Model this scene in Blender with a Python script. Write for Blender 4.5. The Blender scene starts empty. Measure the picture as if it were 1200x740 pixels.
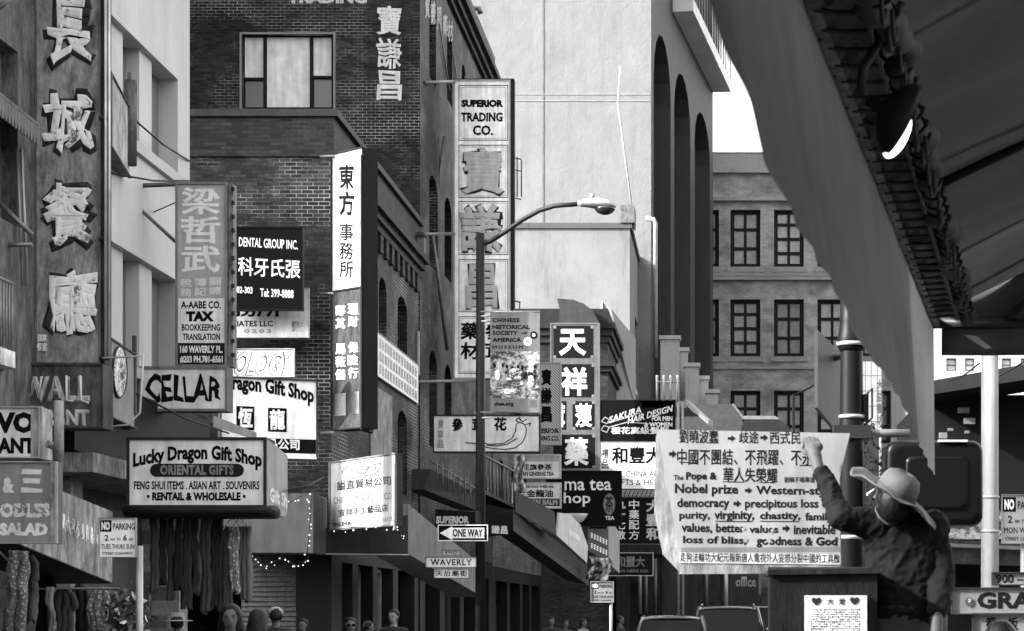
import bpy, bmesh, math, random
from mathutils import Vector, Matrix, noise
R = math.radians
random.seed(7)
sc = bpy.context.scene
COL = sc.collection
# ------------------------------------------------------------------ camera
EYE, F, VX, VY = 1.55, 2400.0, 850.0, 720.0      # eye height, focal length and principal point in photo pixels (1200 wide)
cam = bpy.data.cameras.new('camera'); camo = bpy.data.objects.new('camera', cam); COL.objects.link(camo)
camo.location = (0, 0, EYE); camo.rotation_euler = (R(90), 0, 0)
cam.sensor_width = 36; cam.lens = 72; cam.shift_x = (600-VX)/1200; cam.shift_y = (VY-370)/1200
cam.clip_start = .1; cam.clip_end = 3000
cam.dof.use_dof = True; cam.dof.focus_distance = 28; cam.dof.aperture_fstop = 11
sc.camera = camo
# ------------------------------------------------------------------ light
SUN = Vector((-.80, -.37, .48)).normalized()      # direction towards the sun: behind the camera, to the left
EL = math.asin(SUN.z); ROT = math.atan2(SUN.x, SUN.y)
world = bpy.data.worlds.new('World'); sc.world = world; world.use_nodes = True
nt = world.node_tree; bg = nt.nodes['Background']
sky = nt.nodes.new('ShaderNodeTexSky'); sky.sky_type = 'NISHITA'; sky.sun_disc = False
sky.sun_elevation = EL; sky.sun_rotation = ROT; sky.dust_density = 6; sky.air_density = 2
bw = nt.nodes.new('ShaderNodeRGBToBW')            # black and white film
nt.links.new(sky.outputs[0], bw.inputs[0]); nt.links.new(bw.outputs[0], bg.inputs[0]); bg.inputs[1].default_value = .15
sl = bpy.data.lights.new('sun', 'SUN'); sl.energy = 2.0; sl.angle = R(.5); sl.color = (1, 1, 1)
so = bpy.data.objects.new('sun', sl); COL.objects.link(so); so.rotation_euler = SUN.to_track_quat('Z', 'Y').to_euler(); so.location = (-20, -20, 40)
vs = sc.view_settings; vs.view_transform = 'Standard'; vs.look = 'None'; vs.exposure = 2.8; vs.gamma = 1; vs.use_curve_mapping = False
sc.cycles.max_bounces = 5; sc.cycles.diffuse_bounces = 3; sc.cycles.use_denoising = True

# ------------------------------------------------------------------ materials (all grey: the photograph is black and white)
MATS = {}
def mat(v, kind='paint', rough=None, **k):
    key = (round(v, 3), kind, rough, tuple(sorted(k.items())))
    if key in MATS: return MATS[key]
    dk = v
    if v < .12 and kind not in ('lamp', 'brick', 'canvas'): v = v*(.45+.55*v/.12)     # dark paints and soot read near black on this film
    m = bpy.data.materials.new('%s_%03d' % (kind, v*1000)); MATS[key] = m; m.use_nodes = True
    t = m.node_tree; N = t.nodes; L = t.links; b = N['Principled BSDF']
    def nd(ty, **kw):
        n = N.new(ty)
        for a, x in kw.items(): setattr(n, a, x)
        return n
    tc = nd('ShaderNodeTexCoord')
    def noi(scale, detail=5, st=(1, 1, 1), r=.55):
        mp = nd('ShaderNodeMapping'); mp.inputs['Scale'].default_value = st; L.new(tc.outputs['Object'], mp.inputs[0])
        n = nd('ShaderNodeTexNoise'); n.inputs['Scale'].default_value = scale; n.inputs['Detail'].default_value = detail; n.inputs['Roughness'].default_value = r
        L.new(mp.outputs[0], n.inputs['Vector']); return n.outputs['Fac']
    def rng(src, a, b_, c, d):
        n = nd('ShaderNodeMapRange'); L.new(src, n.inputs[0])
        for i, x in enumerate((a, b_, c, d)): n.inputs[i+1].default_value = x
        return n.outputs[0]
    def ma(op, a, b_):
        n = nd('ShaderNodeMath', operation=op)
        for i, x in enumerate((a, b_)):
            if isinstance(x, (int, float)): n.inputs[i].default_value = x
            else: L.new(x, n.inputs[i])
        return n.outputs[0]
    def bump(h, strength, dist):
        n = nd('ShaderNodeBump'); n.inputs['Strength'].default_value = strength; n.inputs['Distance'].default_value = dist
        L.new(h, n.inputs['Height']); L.new(n.outputs[0], b.inputs['Normal'])
    def col(x):
        c = nd('ShaderNodeCombineColor')
        for i in range(3): L.new(x, c.inputs[i])
        L.new(c.outputs[0], b.inputs['Base Color']); return c.outputs[0]
    b.inputs['Roughness'].default_value = rough if rough is not None else .65
    b.inputs['Specular IOR Level'].default_value = .12
    if kind == 'paint':                      # painted board: faint mottling, vertical run-off dirt
        a = rng(noi(3.5), .3, .7, .80, 1.10); d = rng(noi(7, 4, (1, 1, .12)), .35, .75, 1.08, .74)
        col(ma('MULTIPLY', ma('MULTIPLY', a, d), v))
    elif kind == 'worn':                     # badly weathered painted wood
        a = rng(noi(5, 8, (1, 1, .45), .7), .36, .64, .45, 1.75); d = rng(noi(22, 5, (1, 1, .25), .7), .35, .7, .7, 1.25)
        h = ma('MULTIPLY', a, d); col(ma('MULTIPLY', h, v)); bump(h, .4, .01)
    elif kind == 'chipped':                  # thick paint flaking off
        c = rng(noi(6, 9, (1, 1, .8), .78), .40, .46, .16, 1.0); a = rng(noi(3, 5), .3, .7, .78, 1.12); d = rng(noi(9, 5, (1, 1, .15)), .4, .75, 1.05, .72)
        col(ma('MULTIPLY', ma('MULTIPLY', ma('MULTIPLY', c, a), d), v)); bump(c, .3, .004)
    elif kind == 'ink':
        b.inputs['Specular IOR Level'].default_value = .03; b.inputs['Roughness'].default_value = .8
        col(rng(noi(30), .3, .7, v*.7, v*1.3))
    elif kind == 'brick':
        g = nd('ShaderNodeNewGeometry'); sx = nd('ShaderNodeSeparateXYZ'); L.new(tc.outputs['Object'], sx.inputs[0])
        cx = nd('ShaderNodeCombineXYZ'); L.new(ma('ADD', sx.outputs[0], sx.outputs[1]), cx.inputs[0]); L.new(sx.outputs[2], cx.inputs[1])
        br = nd('ShaderNodeTexBrick'); L.new(cx.outputs[0], br.inputs['Vector'])
        br.inputs['Scale'].default_value = 1; br.inputs['Brick Width'].default_value = k.get('bw', .24); br.inputs['Row Height'].default_value = k.get('rh', .085)
        br.inputs['Mortar Size'].default_value = .010; br.inputs['Mortar Smooth'].default_value = .3; br.inputs['Bias'].default_value = -.1
        br.inputs['Color1'].default_value = (k.get('c1', .5),)*3 + (1,); br.inputs['Color2'].default_value = (k.get('c2', 1.5),)*3 + (1,); br.inputs['Mortar'].default_value = (1,)*3 + (1,)
        s = nd('ShaderNodeSeparateColor'); L.new(br.outputs['Color'], s.inputs[0])
        big = rng(noi(.55, 6, (1, 1, 1.6), .65), .35, .68, .5, 1.55)
        brickv = ma('MULTIPLY', ma('MULTIPLY', s.outputs[0], v), big)
        patch = rng(noi(.42, 7, (1, 1, 1.5), .7), .49, .66, k.get('m0', .7), k.get('m1', 7.0))   # lime bloom in the joints, in patches
        mort = ma('MULTIPLY', patch, v)
        mx = nd('ShaderNodeMix'); L.new(br.outputs['Fac'], mx.inputs[0]); L.new(brickv, mx.inputs[2]); L.new(mort, mx.inputs[3])
        fine = rng(noi(14, 5, (1, 1, 1), .7), .3, .7, .75, 1.25)
        wh = rng(noi(.8, 9, (1, 1, 2.5), .75), .60, .74, 0, k.get('bloom', .10))
        col(ma('ADD', ma('MULTIPLY', mx.outputs[0], fine), ma('MULTIPLY', wh, fine))); bump(ma('SUBTRACT', 1, br.outputs['Fac']), .5, .015)
    elif kind == 'stucco':
        a = rng(noi(.5, 6, (1, 1, .7)), .3, .7, .86, 1.06); d = rng(noi(1.6, 6, (1, 1, .1), .65), .5, .8, 1.0, .78)
        f = noi(k.get('sc', 2.2), 8, (1, 1, 1), .75); col(ma('MULTIPLY', ma('MULTIPLY', a, d), ma('MULTIPLY', rng(f, .3, .7, .93, 1.05), v))); bump(f, k.get('bs', .5), k.get('bd', .12))
    elif kind == 'peel':                     # old painted render with stains below the parapet and patched areas
        a = rng(noi(.35, 8, (1, 1, 1), .72), .40, .62, .86, 1.06); d = rng(noi(1.6, 8, (1, 1, .13), .75), .50, .72, 1.0, .62)
        f = noi(5, 8, (1, 1, 1), .7); col(ma('MULTIPLY', ma('MULTIPLY', a, d), v)); bump(f, .4, .05)
    elif kind == 'asphalt':
        col(rng(noi(60, 6), .3, .7, v*.6, v*1.4)); bump(noi(150), .5, .01)
    elif kind == 'cloth':
        w = rng(noi(4, 6, (1, 1, .35)), .3, .7, .72, 1.25); f = noi(60, 3); col(ma('MULTIPLY', w, v)); bump(f, .2, .002)
        b.inputs['Specular IOR Level'].default_value = .15; b.inputs['Roughness'].default_value = .85
    elif kind == 'print':                    # patterned dress fabric
        w = nd('ShaderNodeTexVoronoi'); w.inputs['Scale'].default_value = k.get('sc', 25); L.new(tc.outputs['Object'], w.inputs['Vector'])
        col(rng(w.outputs['Distance'], .2, .45, v*1.5, v*.4)); b.inputs['Roughness'].default_value = .85
    elif kind == 'picture':                  # busy photographic print on a banner
        f = noi(k.get('sc', 9), 9, (1, 1, 1.4), .8); g = noi(2.2, 3)
        col(rng(ma('ADD', ma('MULTIPLY', f, .7), ma('MULTIPLY', g, .3)), .46, .56, .02, .75*k.get('g', 1)))
    elif kind == 'canvas':                   # thin awning canvas that lets some sunlight through
        w = rng(noi(1.2, 6, (1, .35, 1.6)), .3, .7, .75, 1.2); st = rng(noi(9, 5, (1, 1, .06)), .3, .75, .9, 1.1)
        c = col(ma('MULTIPLY', ma('MULTIPLY', w, st), v)); b.inputs['Roughness'].default_value = .7
        tr = nd('ShaderNodeBsdfTranslucent'); L.new(c, tr.inputs[0]); mix = nd('ShaderNodeMixShader'); mix.inputs[0].default_value = k.get('tr', .4)
        L.new(b.outputs[0], mix.inputs[1]); L.new(tr.outputs[0], mix.inputs[2]); L.new(mix.outputs[0], N['Material Output'].inputs[0])
        bump(noi(6, 5, (1, .3, 1)), .25, .03)
    elif kind == 'metal':
        b.inputs['Metallic'].default_value = k.get('me', .5); b.inputs['Roughness'].default_value = rough or .45
        col(rng(noi(12, 6, (1, 1, .3)), .3, .7, v*.7, v*1.2))
    elif kind == 'glass':
        b.inputs['Roughness'].default_value = rough or .08; b.inputs['Specular IOR Level'].default_value = .6; col(rng(noi(.8), .3, .7, v*.7, v*1.3))
        bump(noi(1.5, 2), .06, .05)
    elif kind == 'car':
        b.inputs['Roughness'].default_value = .25; b.inputs['Coat Weight'].default_value = .8; col(rng(noi(9), .3, .7, v*.9, v*1.1))
    elif kind == 'straw':
        w = nd('ShaderNodeTexWave'); w.inputs['Scale'].default_value = 45; w.inputs['Distortion'].default_value = 2; L.new(tc.outputs['Object'], w.inputs['Vector'])
        col(ma('MULTIPLY', rng(w.outputs['Fac'], 0, 1, .75, 1.1), ma('MULTIPLY', rng(noi(7), .3, .7, .7, 1.2), v))); bump(w.outputs['Fac'], .3, .003)
    elif kind == 'skin':
        col(rng(noi(18, 5), .3, .7, v*.85, v*1.1)); b.inputs['Subsurface Weight'].default_value = .1; b.inputs['Roughness'].default_value = .55
    elif kind == 'hair':
        f = noi(60, 3, (1, 1, .08)); col(rng(f, .3, .7, v*.5, v*1.8)); bump(f, .6, .01); b.inputs['Roughness'].default_value = .45
    elif kind == 'leaf':
        col(rng(noi(3, 3), .3, .7, v*.5, v*1.6))
    elif kind == 'lamp':
        b.inputs['Emission Color'].default_value = (1, 1, 1, 1); b.inputs['Emission Strength'].default_value = v; col(rng(noi(3), 0, 1, .8, .8))
    elif kind == 'stripe':
        w = nd('ShaderNodeTexWave', wave_type='BANDS', bands_direction='DIAGONAL'); w.inputs['Scale'].default_value = 6.5; L.new(tc.outputs['Object'], w.inputs['Vector'])
        col(rng(w.outputs['Fac'], .35, .65, .12, v))
    return m

# ------------------------------------------------------------------ geometry helpers
WM = {}
def W(px, py, D): return Vector(((px-VX)/F*D, D, EYE+(VY-py)/F*D))   # photo pixel + distance -> place in the street
class MB:
    def __init__(s): s.v = []; s.f = []; s.sm = []
    def add(s, vs, fs, smooth=False):
        o = len(s.v); s.v += [Vector(p) for p in vs]
        for f in fs: s.f.append([i+o for i in f]); s.sm.append(smooth)
        return s
    def quad(s, a, b, c, d): return s.add([a, b, c, d], [(0, 1, 2, 3)])
    def hexa(s, p):           # p: bottom 4 (ccw from above) + top 4
        return s.add(p, [(3, 2, 1, 0), (4, 5, 6, 7), (0, 1, 5, 4), (1, 2, 6, 5), (2, 3, 7, 6), (3, 0, 4, 7)])
    def box(s, x0, x1, y0, y1, z0, z1):
        return s.hexa([(x0, y0, z0), (x1, y0, z0), (x1, y1, z0), (x0, y1, z0), (x0, y0, z1), (x1, y0, z1), (x1, y1, z1), (x0, y1, z1)])
    def slab(s, a, b, c, d, back):   # front quad a b c d (ccw seen from the front) pushed back by a vector
        a, b, c, d, back = map(Vector, (a, b, c, d, back)); A, B, C, D = a+back, b+back, c+back, d+back
        return s.add([a, b, c, d, A, B, C, D], [(0, 1, 2, 3), (5, 4, 7, 6), (4, 5, 1, 0), (1, 5, 6, 2), (2, 6, 7, 3), (4, 0, 3, 7)])
    def tube(s, pts, r, n=8, cap=True, smooth=True):
        pts = [Vector(p) for p in pts]; rs = r if isinstance(r, (list, tuple)) else [r]*len(pts)
        o = len(s.v); up = Vector((0, 0, 1)); X = None
        for i, p in enumerate(pts):
            d = (pts[min(i+1, len(pts)-1)]-pts[max(i-1, 0)]).normalized()
            if X is None: X = d.cross(up if abs(d.z) < .9 else Vector((0, 1, 0))).normalized()
            else: X = (X-d*X.dot(d)).normalized()
            Y = d.cross(X)
            for k in range(n): a = 2*math.pi*k/n; s.v.append(p+(X*math.cos(a)+Y*math.sin(a))*rs[i])
        for i in range(len(pts)-1):
            for k in range(n):
                a = o+i*n+k; b = o+i*n+(k+1) % n; s.f.append([a, b, b+n, a+n]); s.sm.append(smooth)
        if cap:
            s.f.append([o+k for k in range(n)][::-1]); s.sm.append(False); e = o+(len(pts)-1)*n; s.f.append([e+k for k in range(n)]); s.sm.append(False)
        return s
    def rings(s, rg, n=16, cap=True, smooth=True):   # rg: (centre, axisX vec, axisY vec)
        o = len(s.v)
        for c, X, Y in rg:
            c, X, Y = Vector(c), Vector(X), Vector(Y)
            for k in range(n): a = 2*math.pi*k/n; s.v.append(c+X*math.cos(a)+Y*math.sin(a))
        for i in range(len(rg)-1):
            for k in range(n):
                a = o+i*n+k; b = o+i*n+(k+1) % n; s.f.append([a, b, b+n, a+n]); s.sm.append(smooth)
        if cap:
            s.f.append([o+k for k in range(n)][::-1]); s.sm.append(smooth); e = o+(len(rg)-1)*n; s.f.append([e+k for k in range(n)]); s.sm.append(smooth)
        return s
    def ball(s, c, rx, ry=None, rz=None, n=12, m=8):
        ry = ry or rx; rz = rz or rx; c = Vector(c)
        rg = [(c+Vector((0, 0, -rz*math.cos(math.pi*(i+.001)/m))), (rx*max(.02, math.sin(math.pi*i/m)), 0, 0), (0, ry*max(.02, math.sin(math.pi*i/m)), 0)) for i in range(m+1)]
        return s.rings(rg, n)
    def poly(s, pts, back):   # prism of a polygon (ccw seen from the front), pushed back
        pts = [Vector(p) for p in pts]; back = Vector(back); n = len(pts); o = len(s.v)
        s.v += pts+[p+back for p in pts]; s.f.append([o+i for i in range(n)]); s.f.append([o+n+i for i in range(n)][::-1]); s.sm += [False, False]
        for i in range(n): j = (i+1) % n; s.f.append([o+i, o+n+i, o+n+j, o+j]); s.sm.append(False)
        return s
    def sheet(s, fn, nu, nv, smooth=True):
        o = len(s.v)
        for i in range(nu+1):
            for j in range(nv+1): s.v.append(Vector(fn(i/nu, j/nv)))
        for i in range(nu):
            for j in range(nv):
                a = o+i*(nv+1)+j; s.f.append([a, a+nv+1, a+nv+2, a+1]); s.sm.append(smooth)
        return s
    def build(s, name, m, parent=None):
        if not s.v: return None
        me = bpy.data.meshes.new(name); M = WM[parent.name].inverted() if parent else Matrix()
        me.from_pydata([M @ p for p in s.v], [], s.f)
        me.polygons.foreach_set('use_smooth', s.sm)
        me.materials.append(m); me.update()
        ob = bpy.data.objects.new(name, me); COL.objects.link(ob)
        if parent: ob.parent = parent; WM[ob.name] = WM[parent.name]
        else: WM[ob.name] = Matrix()
        return ob
def tag(o, label, cat, group=None):
    o['label'] = label; o['category'] = cat
    if group: o['group'] = group
    return o
def thing(name, label, cat, loc=(0, 0, 0), rz=0, group=None):
    o = bpy.data.objects.new(name, None); COL.objects.link(o); o.empty_display_size = .2
    o.location = loc; o.rotation_euler = (0, 0, rz); WM[o.name] = Matrix.Translation(Vector(loc)) @ Matrix.Rotation(rz, 4, 'Z')
    return tag(o, label, cat, group)
def single(mb, name, m, label, cat, group=None, loc=None):
    """a thing that is one mesh, its origin at its base"""
    if loc is None:
        n = len(mb.v); loc = Vector((sum(p.x for p in mb.v)/n, sum(p.y for p in mb.v)/n, min(p.z for p in mb.v)))
    loc = Vector(loc); mb.v = [p-loc for p in mb.v]
    o = mb.build(name, m); o.location = loc; WM[o.name] = Matrix.Translation(loc); return tag(o, label, cat, group)
def struct(mb, name, m): o = mb.build(name, m); o['kind'] = 'structure'; return o
def modified(mb, mods):
    """run modifiers on a mesh builder and take the result back"""
    me = bpy.data.meshes.new('tmp'); me.from_pydata([tuple(p) for p in mb.v], [], mb.f)
    ob = bpy.data.objects.new('tmp', me); TS.collection.objects.link(ob)
    for ty, kw in mods:
        md = ob.modifiers.new('m', ty)
        for k, x in kw.items(): setattr(md, k, x)
    vl = TS.view_layers[0]; vl.update(); dg = vl.depsgraph
    ev = bpy.data.meshes.new_from_object(ob.evaluated_get(dg))
    out = MB(); out.v = [v.co.copy() for v in ev.vertices]; out.f = [list(p.vertices) for p in ev.polygons]; out.sm = [True]*len(out.f)
    bpy.data.objects.remove(ob); bpy.data.meshes.remove(me); bpy.data.meshes.remove(ev)
    return out
TS = bpy.data.scenes.new('text_scratch')

TC = {}
def text_raw(t, bold=0., gap=1.):
    key = (t, bold, gap)
    if key not in TC:
        c = bpy.data.curves.new('t', 'FONT'); c.body = t; c.resolution_u = 2; c.bevel_depth = bold; c.bevel_resolution = 0; c.space_character = gap
        c.fill_mode = 'FRONT'
        o = bpy.data.objects.new('t', c); TS.collection.objects.link(o)
        vl = TS.view_layers[0]; vl.update(); me = bpy.data.meshes.new_from_object(o.evaluated_get(vl.depsgraph))
        vs = [tuple(v.co) for v in me.vertices]; fs = [list(p.vertices) for p in me.polygons]
        bpy.data.objects.remove(o); bpy.data.curves.remove(c); bpy.data.meshes.remove(me)
        zm = max(p[2] for p in vs)
        x0 = min(p[0] for p in vs); x1 = max(p[0] for p in vs); y0 = min(p[1] for p in vs); y1 = max(p[1] for p in vs)
        TC[key] = ([((p[0]-x0)/(x1-x0), (p[1]-y0)/(y1-y0), p[2]-zm) for p in vs], fs)
    return TC[key]

class Plane:
    """upright board seen in the photo: left edge at pixel x0 and distance D0, right edge at x1 and D1"""
    def __init__(s, x0, x1, D0, D1=None):
        D1 = D0 if D1 is None else D1
        a = W(x0, VY, D0); b = W(x1, VY, D1); s.a = a; s.u = (b-a).normalized(); s.n = Vector((s.u.y, -s.u.x, 0)); s.w = (b-a).length; s.D = (D0+D1)/2
    def at(s, px, py, off=0.):                 # point of the board under a photo pixel, off metres in front
        d = Vector(((px-VX)/F, 1, (VY-py)/F)); t = (s.a-Vector((0, 0, EYE))).dot(s.n)/d.dot(s.n)
        return Vector((0, 0, EYE))+d*t+s.n*off
    def rect(s, mb, x0, y0, x1, y1, off, th):   # raised rectangle
        a, b, c, d = s.at(x0, y1, off), s.at(x1, y1, off), s.at(x1, y0, off), s.at(x0, y0, off)
        # keep edges level on the board
        b.z = a.z; c.z = d.z
        mb.slab(a, b, c, d, -s.n*th)
    def ring(s, mb, x0, y0, x1, y1, w, off, th):
        s.rect(mb, x0, y0, x1, y0+w, off, th); s.rect(mb, x0, y1-w, x1, y1, off, th)
        s.rect(mb, x0, y0+w, x0+w, y1-w, off, th); s.rect(mb, x1-w, y0+w, x1, y1-w, off, th)
    def text(s, mb, t, x0, y0, x1, y1, off, bold=.0, th=.0005, gap=1., arc=0., shear=0., rough=0., slope=0.):
        V, Fs = text_raw(t, bold, gap); o = len(mb.v); h = y1-y0; w = x1-x0
        for (u, v, z) in V:
            if rough:
                q = Vector((u*(w/h)*3.1, v*3.1, len(t)*7.3+x0)); u += (noise.noise(q))*rough*h/w; v += noise.noise(q+Vector((9, 4, 2)))*rough
            px = x0+u*w+shear*(v-.5)*h; py = y1-v*h-arc*(1-(2*u-1)**2)+slope*(u-.5)
            mb.v.append(s.at(px, py, off)+s.n*(z/max(bold, .01)*th if bold else 0))
        for f in Fs: mb.f.append([i+o for i in f]); mb.sm.append(False)
    def vtext(s, mb, t, x0, y0, x1, y1, off, fill=.88, **k):
        n = len(t); st = (y1-y0)/n
        for i, ch in enumerate(t):
            if ch != ' ': s.text(mb, ch, x0, y0+i*st, x1, y0+i*st+st*fill, off, **k)
    def stroke(s, mb, pts, w, off):             # a brush line of pixel width w on the board
        for i in range(len(pts)-1):
            (ax, ay), (bx, by) = pts[i], pts[i+1]; L = math.hypot(bx-ax, by-ay) or 1; nx, ny = -(by-ay)/L*w/2, (bx-ax)/L*w/2; e = .0004*(i % 3)
            mb.quad(s.at(ax+nx, ay+ny, off+e), s.at(bx+nx, by+ny, off+e), s.at(bx-nx, by-ny, off+e), s.at(ax-nx, ay-ny, off+e))
            if mb_up(mb, s.n): mb.f[-1].reverse()
    def blob(s, mb, cx, cy, rx, ry, off, n=20):
        mb.add([s.at(cx+rx*math.cos(2*math.pi*i/n), cy-ry*math.sin(2*math.pi*i/n), off) for i in range(n)], [list(range(n))])
def mb_up(mb, n):
    f = mb.f[-1]; a, b, c = (mb.v[i] for i in f[:3]); return (b-a).cross(c-a).dot(n) < 0

INK, WHITE = mat(.012, 'ink'), mat(.8, 'paint')
def H(t, x0, y0, x1, y1, m=None, **k): return ('h', t, x0, y0, x1, y1, m or INK, k)
def V(t, x0, y0, x1, y1, m=None, **k): return ('v', t, x0, y0, x1, y1, m or INK, k)
def PN(x0, y0, x1, y1, m, **k): return ('p', None, x0, y0, x1, y1, m, k)           # coloured panel on the face
def RG(x0, y0, x1, y1, w, m): return ('r', None, x0, y0, x1, y1, m, {'w': w})       # painted line border
def ST(strokes, w, m=None): return ('s', strokes, w, 0, 0, 0, m or INK, {})          # drawn lines
def sign(name, label, cat, x0, y0, x1, y1, D, D1=None, face=None, frame=None, fw=2, depth=.22, items=(), group=None, facename='face_panel', cab=None):
    p = Plane(x0, x1, D, D1); base = (p.at(x0, y1)+p.at(x1, y1))/2; base.z = p.at(x0, y1).z
    rz = math.atan2(p.u.y, p.u.x)
    r = thing(name, label, cat, base, rz, group)
    mb = MB(); p.rect(mb, x0, y0, x1, y1, -.012, depth); mb.build('cabinet', cab or frame or face, r)
    mb = MB(); p.rect(mb, x0+fw*.5, y0+fw*.5, x1-fw*.5, y1-fw*.5, 0, .010); mb.build(facename, face, r)
    if fw: mb = MB(); p.ring(mb, x0-.3, y0-.3, x1+.3, y1+.3, fw, .025, .05); mb.build('frame', frame or INK, r)
    add_items(p, r, items); return r, p
def add_items(p, r, items, base=0.004):
    for it in items:
        ty, t, a, b, c, d, m, k = it; mb = MB(); k = dict(k)
        if ty == 'p': p.rect(mb, a, b, c, d, k.get('off', .002), .003); nm = k.get('name', 'panel')
        elif ty == 'r': p.ring(mb, a, b, c, d, k['w'], .0075, .003); nm = 'border_line'
        elif ty == 's':
            for q in t: p.stroke(mb, q, a, .0034)
            nm = 'drawing'
        else:
            nm = k.pop('name', 'lettering')
            off = k.pop('off', .0036)
            (p.text if ty == 'h' else p.vtext)(mb, t, a, b, c, d, off, **k)
        mb.build(nm, m, r)
def bar(r, name, pts, rad, m, n=6): return MB().tube(pts, rad, n).build(name, m, r)

# ------------------------------------------------------------------ walls with openings
def wallgrid(mb, P0, P1, z0, z1, holes, depth=.25):
    """holes: (u0,u1,za,zb,arch) in metres along the wall from P0; arch = rise of the arched head"""
    P0, P1 = Vector((P0[0], P0[1], 0)), Vector((P1[0], P1[1], 0)); u = (P1-P0).normalized(); L = (P1-P0).length; n = Vector((u.y, -u.x, 0))
    P = lambda a, z, o=0: P0+u*a+Vector((0, 0, z))-n*o
    us = sorted({0, L, *[h[0] for h in holes], *[h[1] for h in holes]}); zs = sorted({z0, z1, *[h[2] for h in holes], *[h[3] for h in holes]})
    for i in range(len(us)-1):
        for j in range(len(zs)-1):
            cu, cz = (us[i]+us[i+1])/2, (zs[j]+zs[j+1])/2
            if not any(h[0] < cu < h[1] and h[2] < cz < h[3] for h in holes):
                mb.quad(P(us[i], zs[j]), P(us[i+1], zs[j]), P(us[i+1], zs[j+1]), P(us[i], zs[j+1]))
    for h in holes:
        a, b, za, zb, ar = h
        mb.quad(P(a, za), P(a, za, depth), P(b, za, depth), P(b, za)); zt = zb-ar
        mb.quad(P(a, za, depth), P(a, za), P(a, zt), P(a, zt, depth)); mb.quad(P(b, za), P(b, za, depth), P(b, zt, depth), P(b, zt))
        if ar:
            k = 8; c = [(a+(b-a)*(.5-.5*math.cos(math.pi*i/k)), zt+ar*math.sin(math.pi*i/k)) for i in range(k+1)]
            for i in range(k):
                (p, q), (s, t) = c[i], c[i+1]
                mb.quad(P(p, q), P(s, t), P(s, zb), P(p, zb)); mb.quad(P(p, q, depth), P(s, t, depth), P(s, t), P(p, q))
        else: mb.quad(P(a, zb), P(b, zb), P(b, zb, depth), P(a, zb, depth))
    return P
def windows(root, P, holes, depth, fm, pm, nx=1, ny=2, fw=.07, pname='pane'):
    for h in holes:
        a, b, za, zb, ar = h; d0, d1 = depth-.10, depth-.02; mb = MB()
        def bx(a, b, za, zb, d0=d0, d1=d1): mb.slab(P(a, za, d0), P(b, za, d0), P(b, zb, d0), P(a, zb, d0), P(0, 0, d1)-P(0, 0, d0))
        bx(a, a+fw, za, zb); bx(b-fw, b, za, zb); bx(a+fw, b-fw, za, za+fw); bx(a+fw, b-fw, zb-fw, zb)
        for i in range(1, nx): x = a+(b-a)*i/nx; bx(x-fw*.35, x+fw*.35, za+fw, zb-fw, d0+.01)
        for i in range(1, ny): z = za+(zb-za)*i/ny; bx(a+fw, b-fw, z-fw*.4, z+fw*.4, d0+.015)
        w = mb.build('window', fm, root)
        MB().slab(P(a, za, d1), P(b, za, d1), P(b, zb, d1), P(a, zb, d1), P(0, 0, .01)-P(0, 0, 0)).build(pname, pm, w)
def shell(mb, x0, x1, y0, y1, z0, z1, skip=()):
    if 'front' not in skip: mb.quad((x0, y0, z0), (x1, y0, z0), (x1, y0, z1), (x0, y0, z1))
    if 'right' not in skip: mb.quad((x1, y0, z0), (x1, y1, z0), (x1, y1, z1), (x1, y0, z1))
    if 'left' not in skip: mb.quad((x0, y1, z0), (x0, y0, z0), (x0, y0, z1), (x0, y1, z1))
    if 'back' not in skip: mb.quad((x1, y1, z0), (x0, y1, z0), (x0, y1, z1), (x1, y1, z1))
    mb.quad((x0, y0, z1), (x1, y0, z1), (x1, y1, z1), (x0, y1, z1))
XL = -8.5                                       # street front of the left-hand buildings
def DL(px, X=XL): return F*X/(px-VX)            # distance at which a street front shows at a pixel column
def ZP(py, D): return EYE+(VY-py)/F*D

# ================================================================== THE SETTING
g = MB(); g.quad((-900, -300, 0), (900, -300, 0), (900, 1500, 0), (-900, 1500, 0)); struct(g, 'ground', mat(.06, 'stucco', sc=.4, bd=.02))
g = MB(); g.quad((-5.3, -60, .004), (2.4, -60, .004), (2.4, 150, .004), (-5.3, 150, .004)); struct(g, 'road', mat(.05, 'asphalt'))
g = MB(); g.quad((-60, 33.5, .008), (40, 33.5, .008), (40, 43, .008), (-60, 43, .008)); struct(g, 'cross_street', mat(.05, 'asphalt'))
for nm, a in (('left_pavement', (-8.5, -5.3, -60, 33)), ('far_left_pavement', (-8.5, -5.3, 43.3, 150)), ('right_pavement', (-.6, 4.6, -10, 33)), ('far_right_pavement', (2.4, 12, 43.3, 150))):
    struct(MB().box(*a, -.05, .13), nm, mat(.13, 'stucco', sc=1.5, bd=.01))
g = MB()
for k in range(2): g.quad((-5.2, 32.3+k*-2.4, .012), (-.7, 32.3+k*-2.4, .012), (-.7, 32.6+k*-2.4, .012), (-5.2, 32.6+k*-2.4, .012))
struct(g, 'road_markings', mat(.7, 'paint'))

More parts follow.
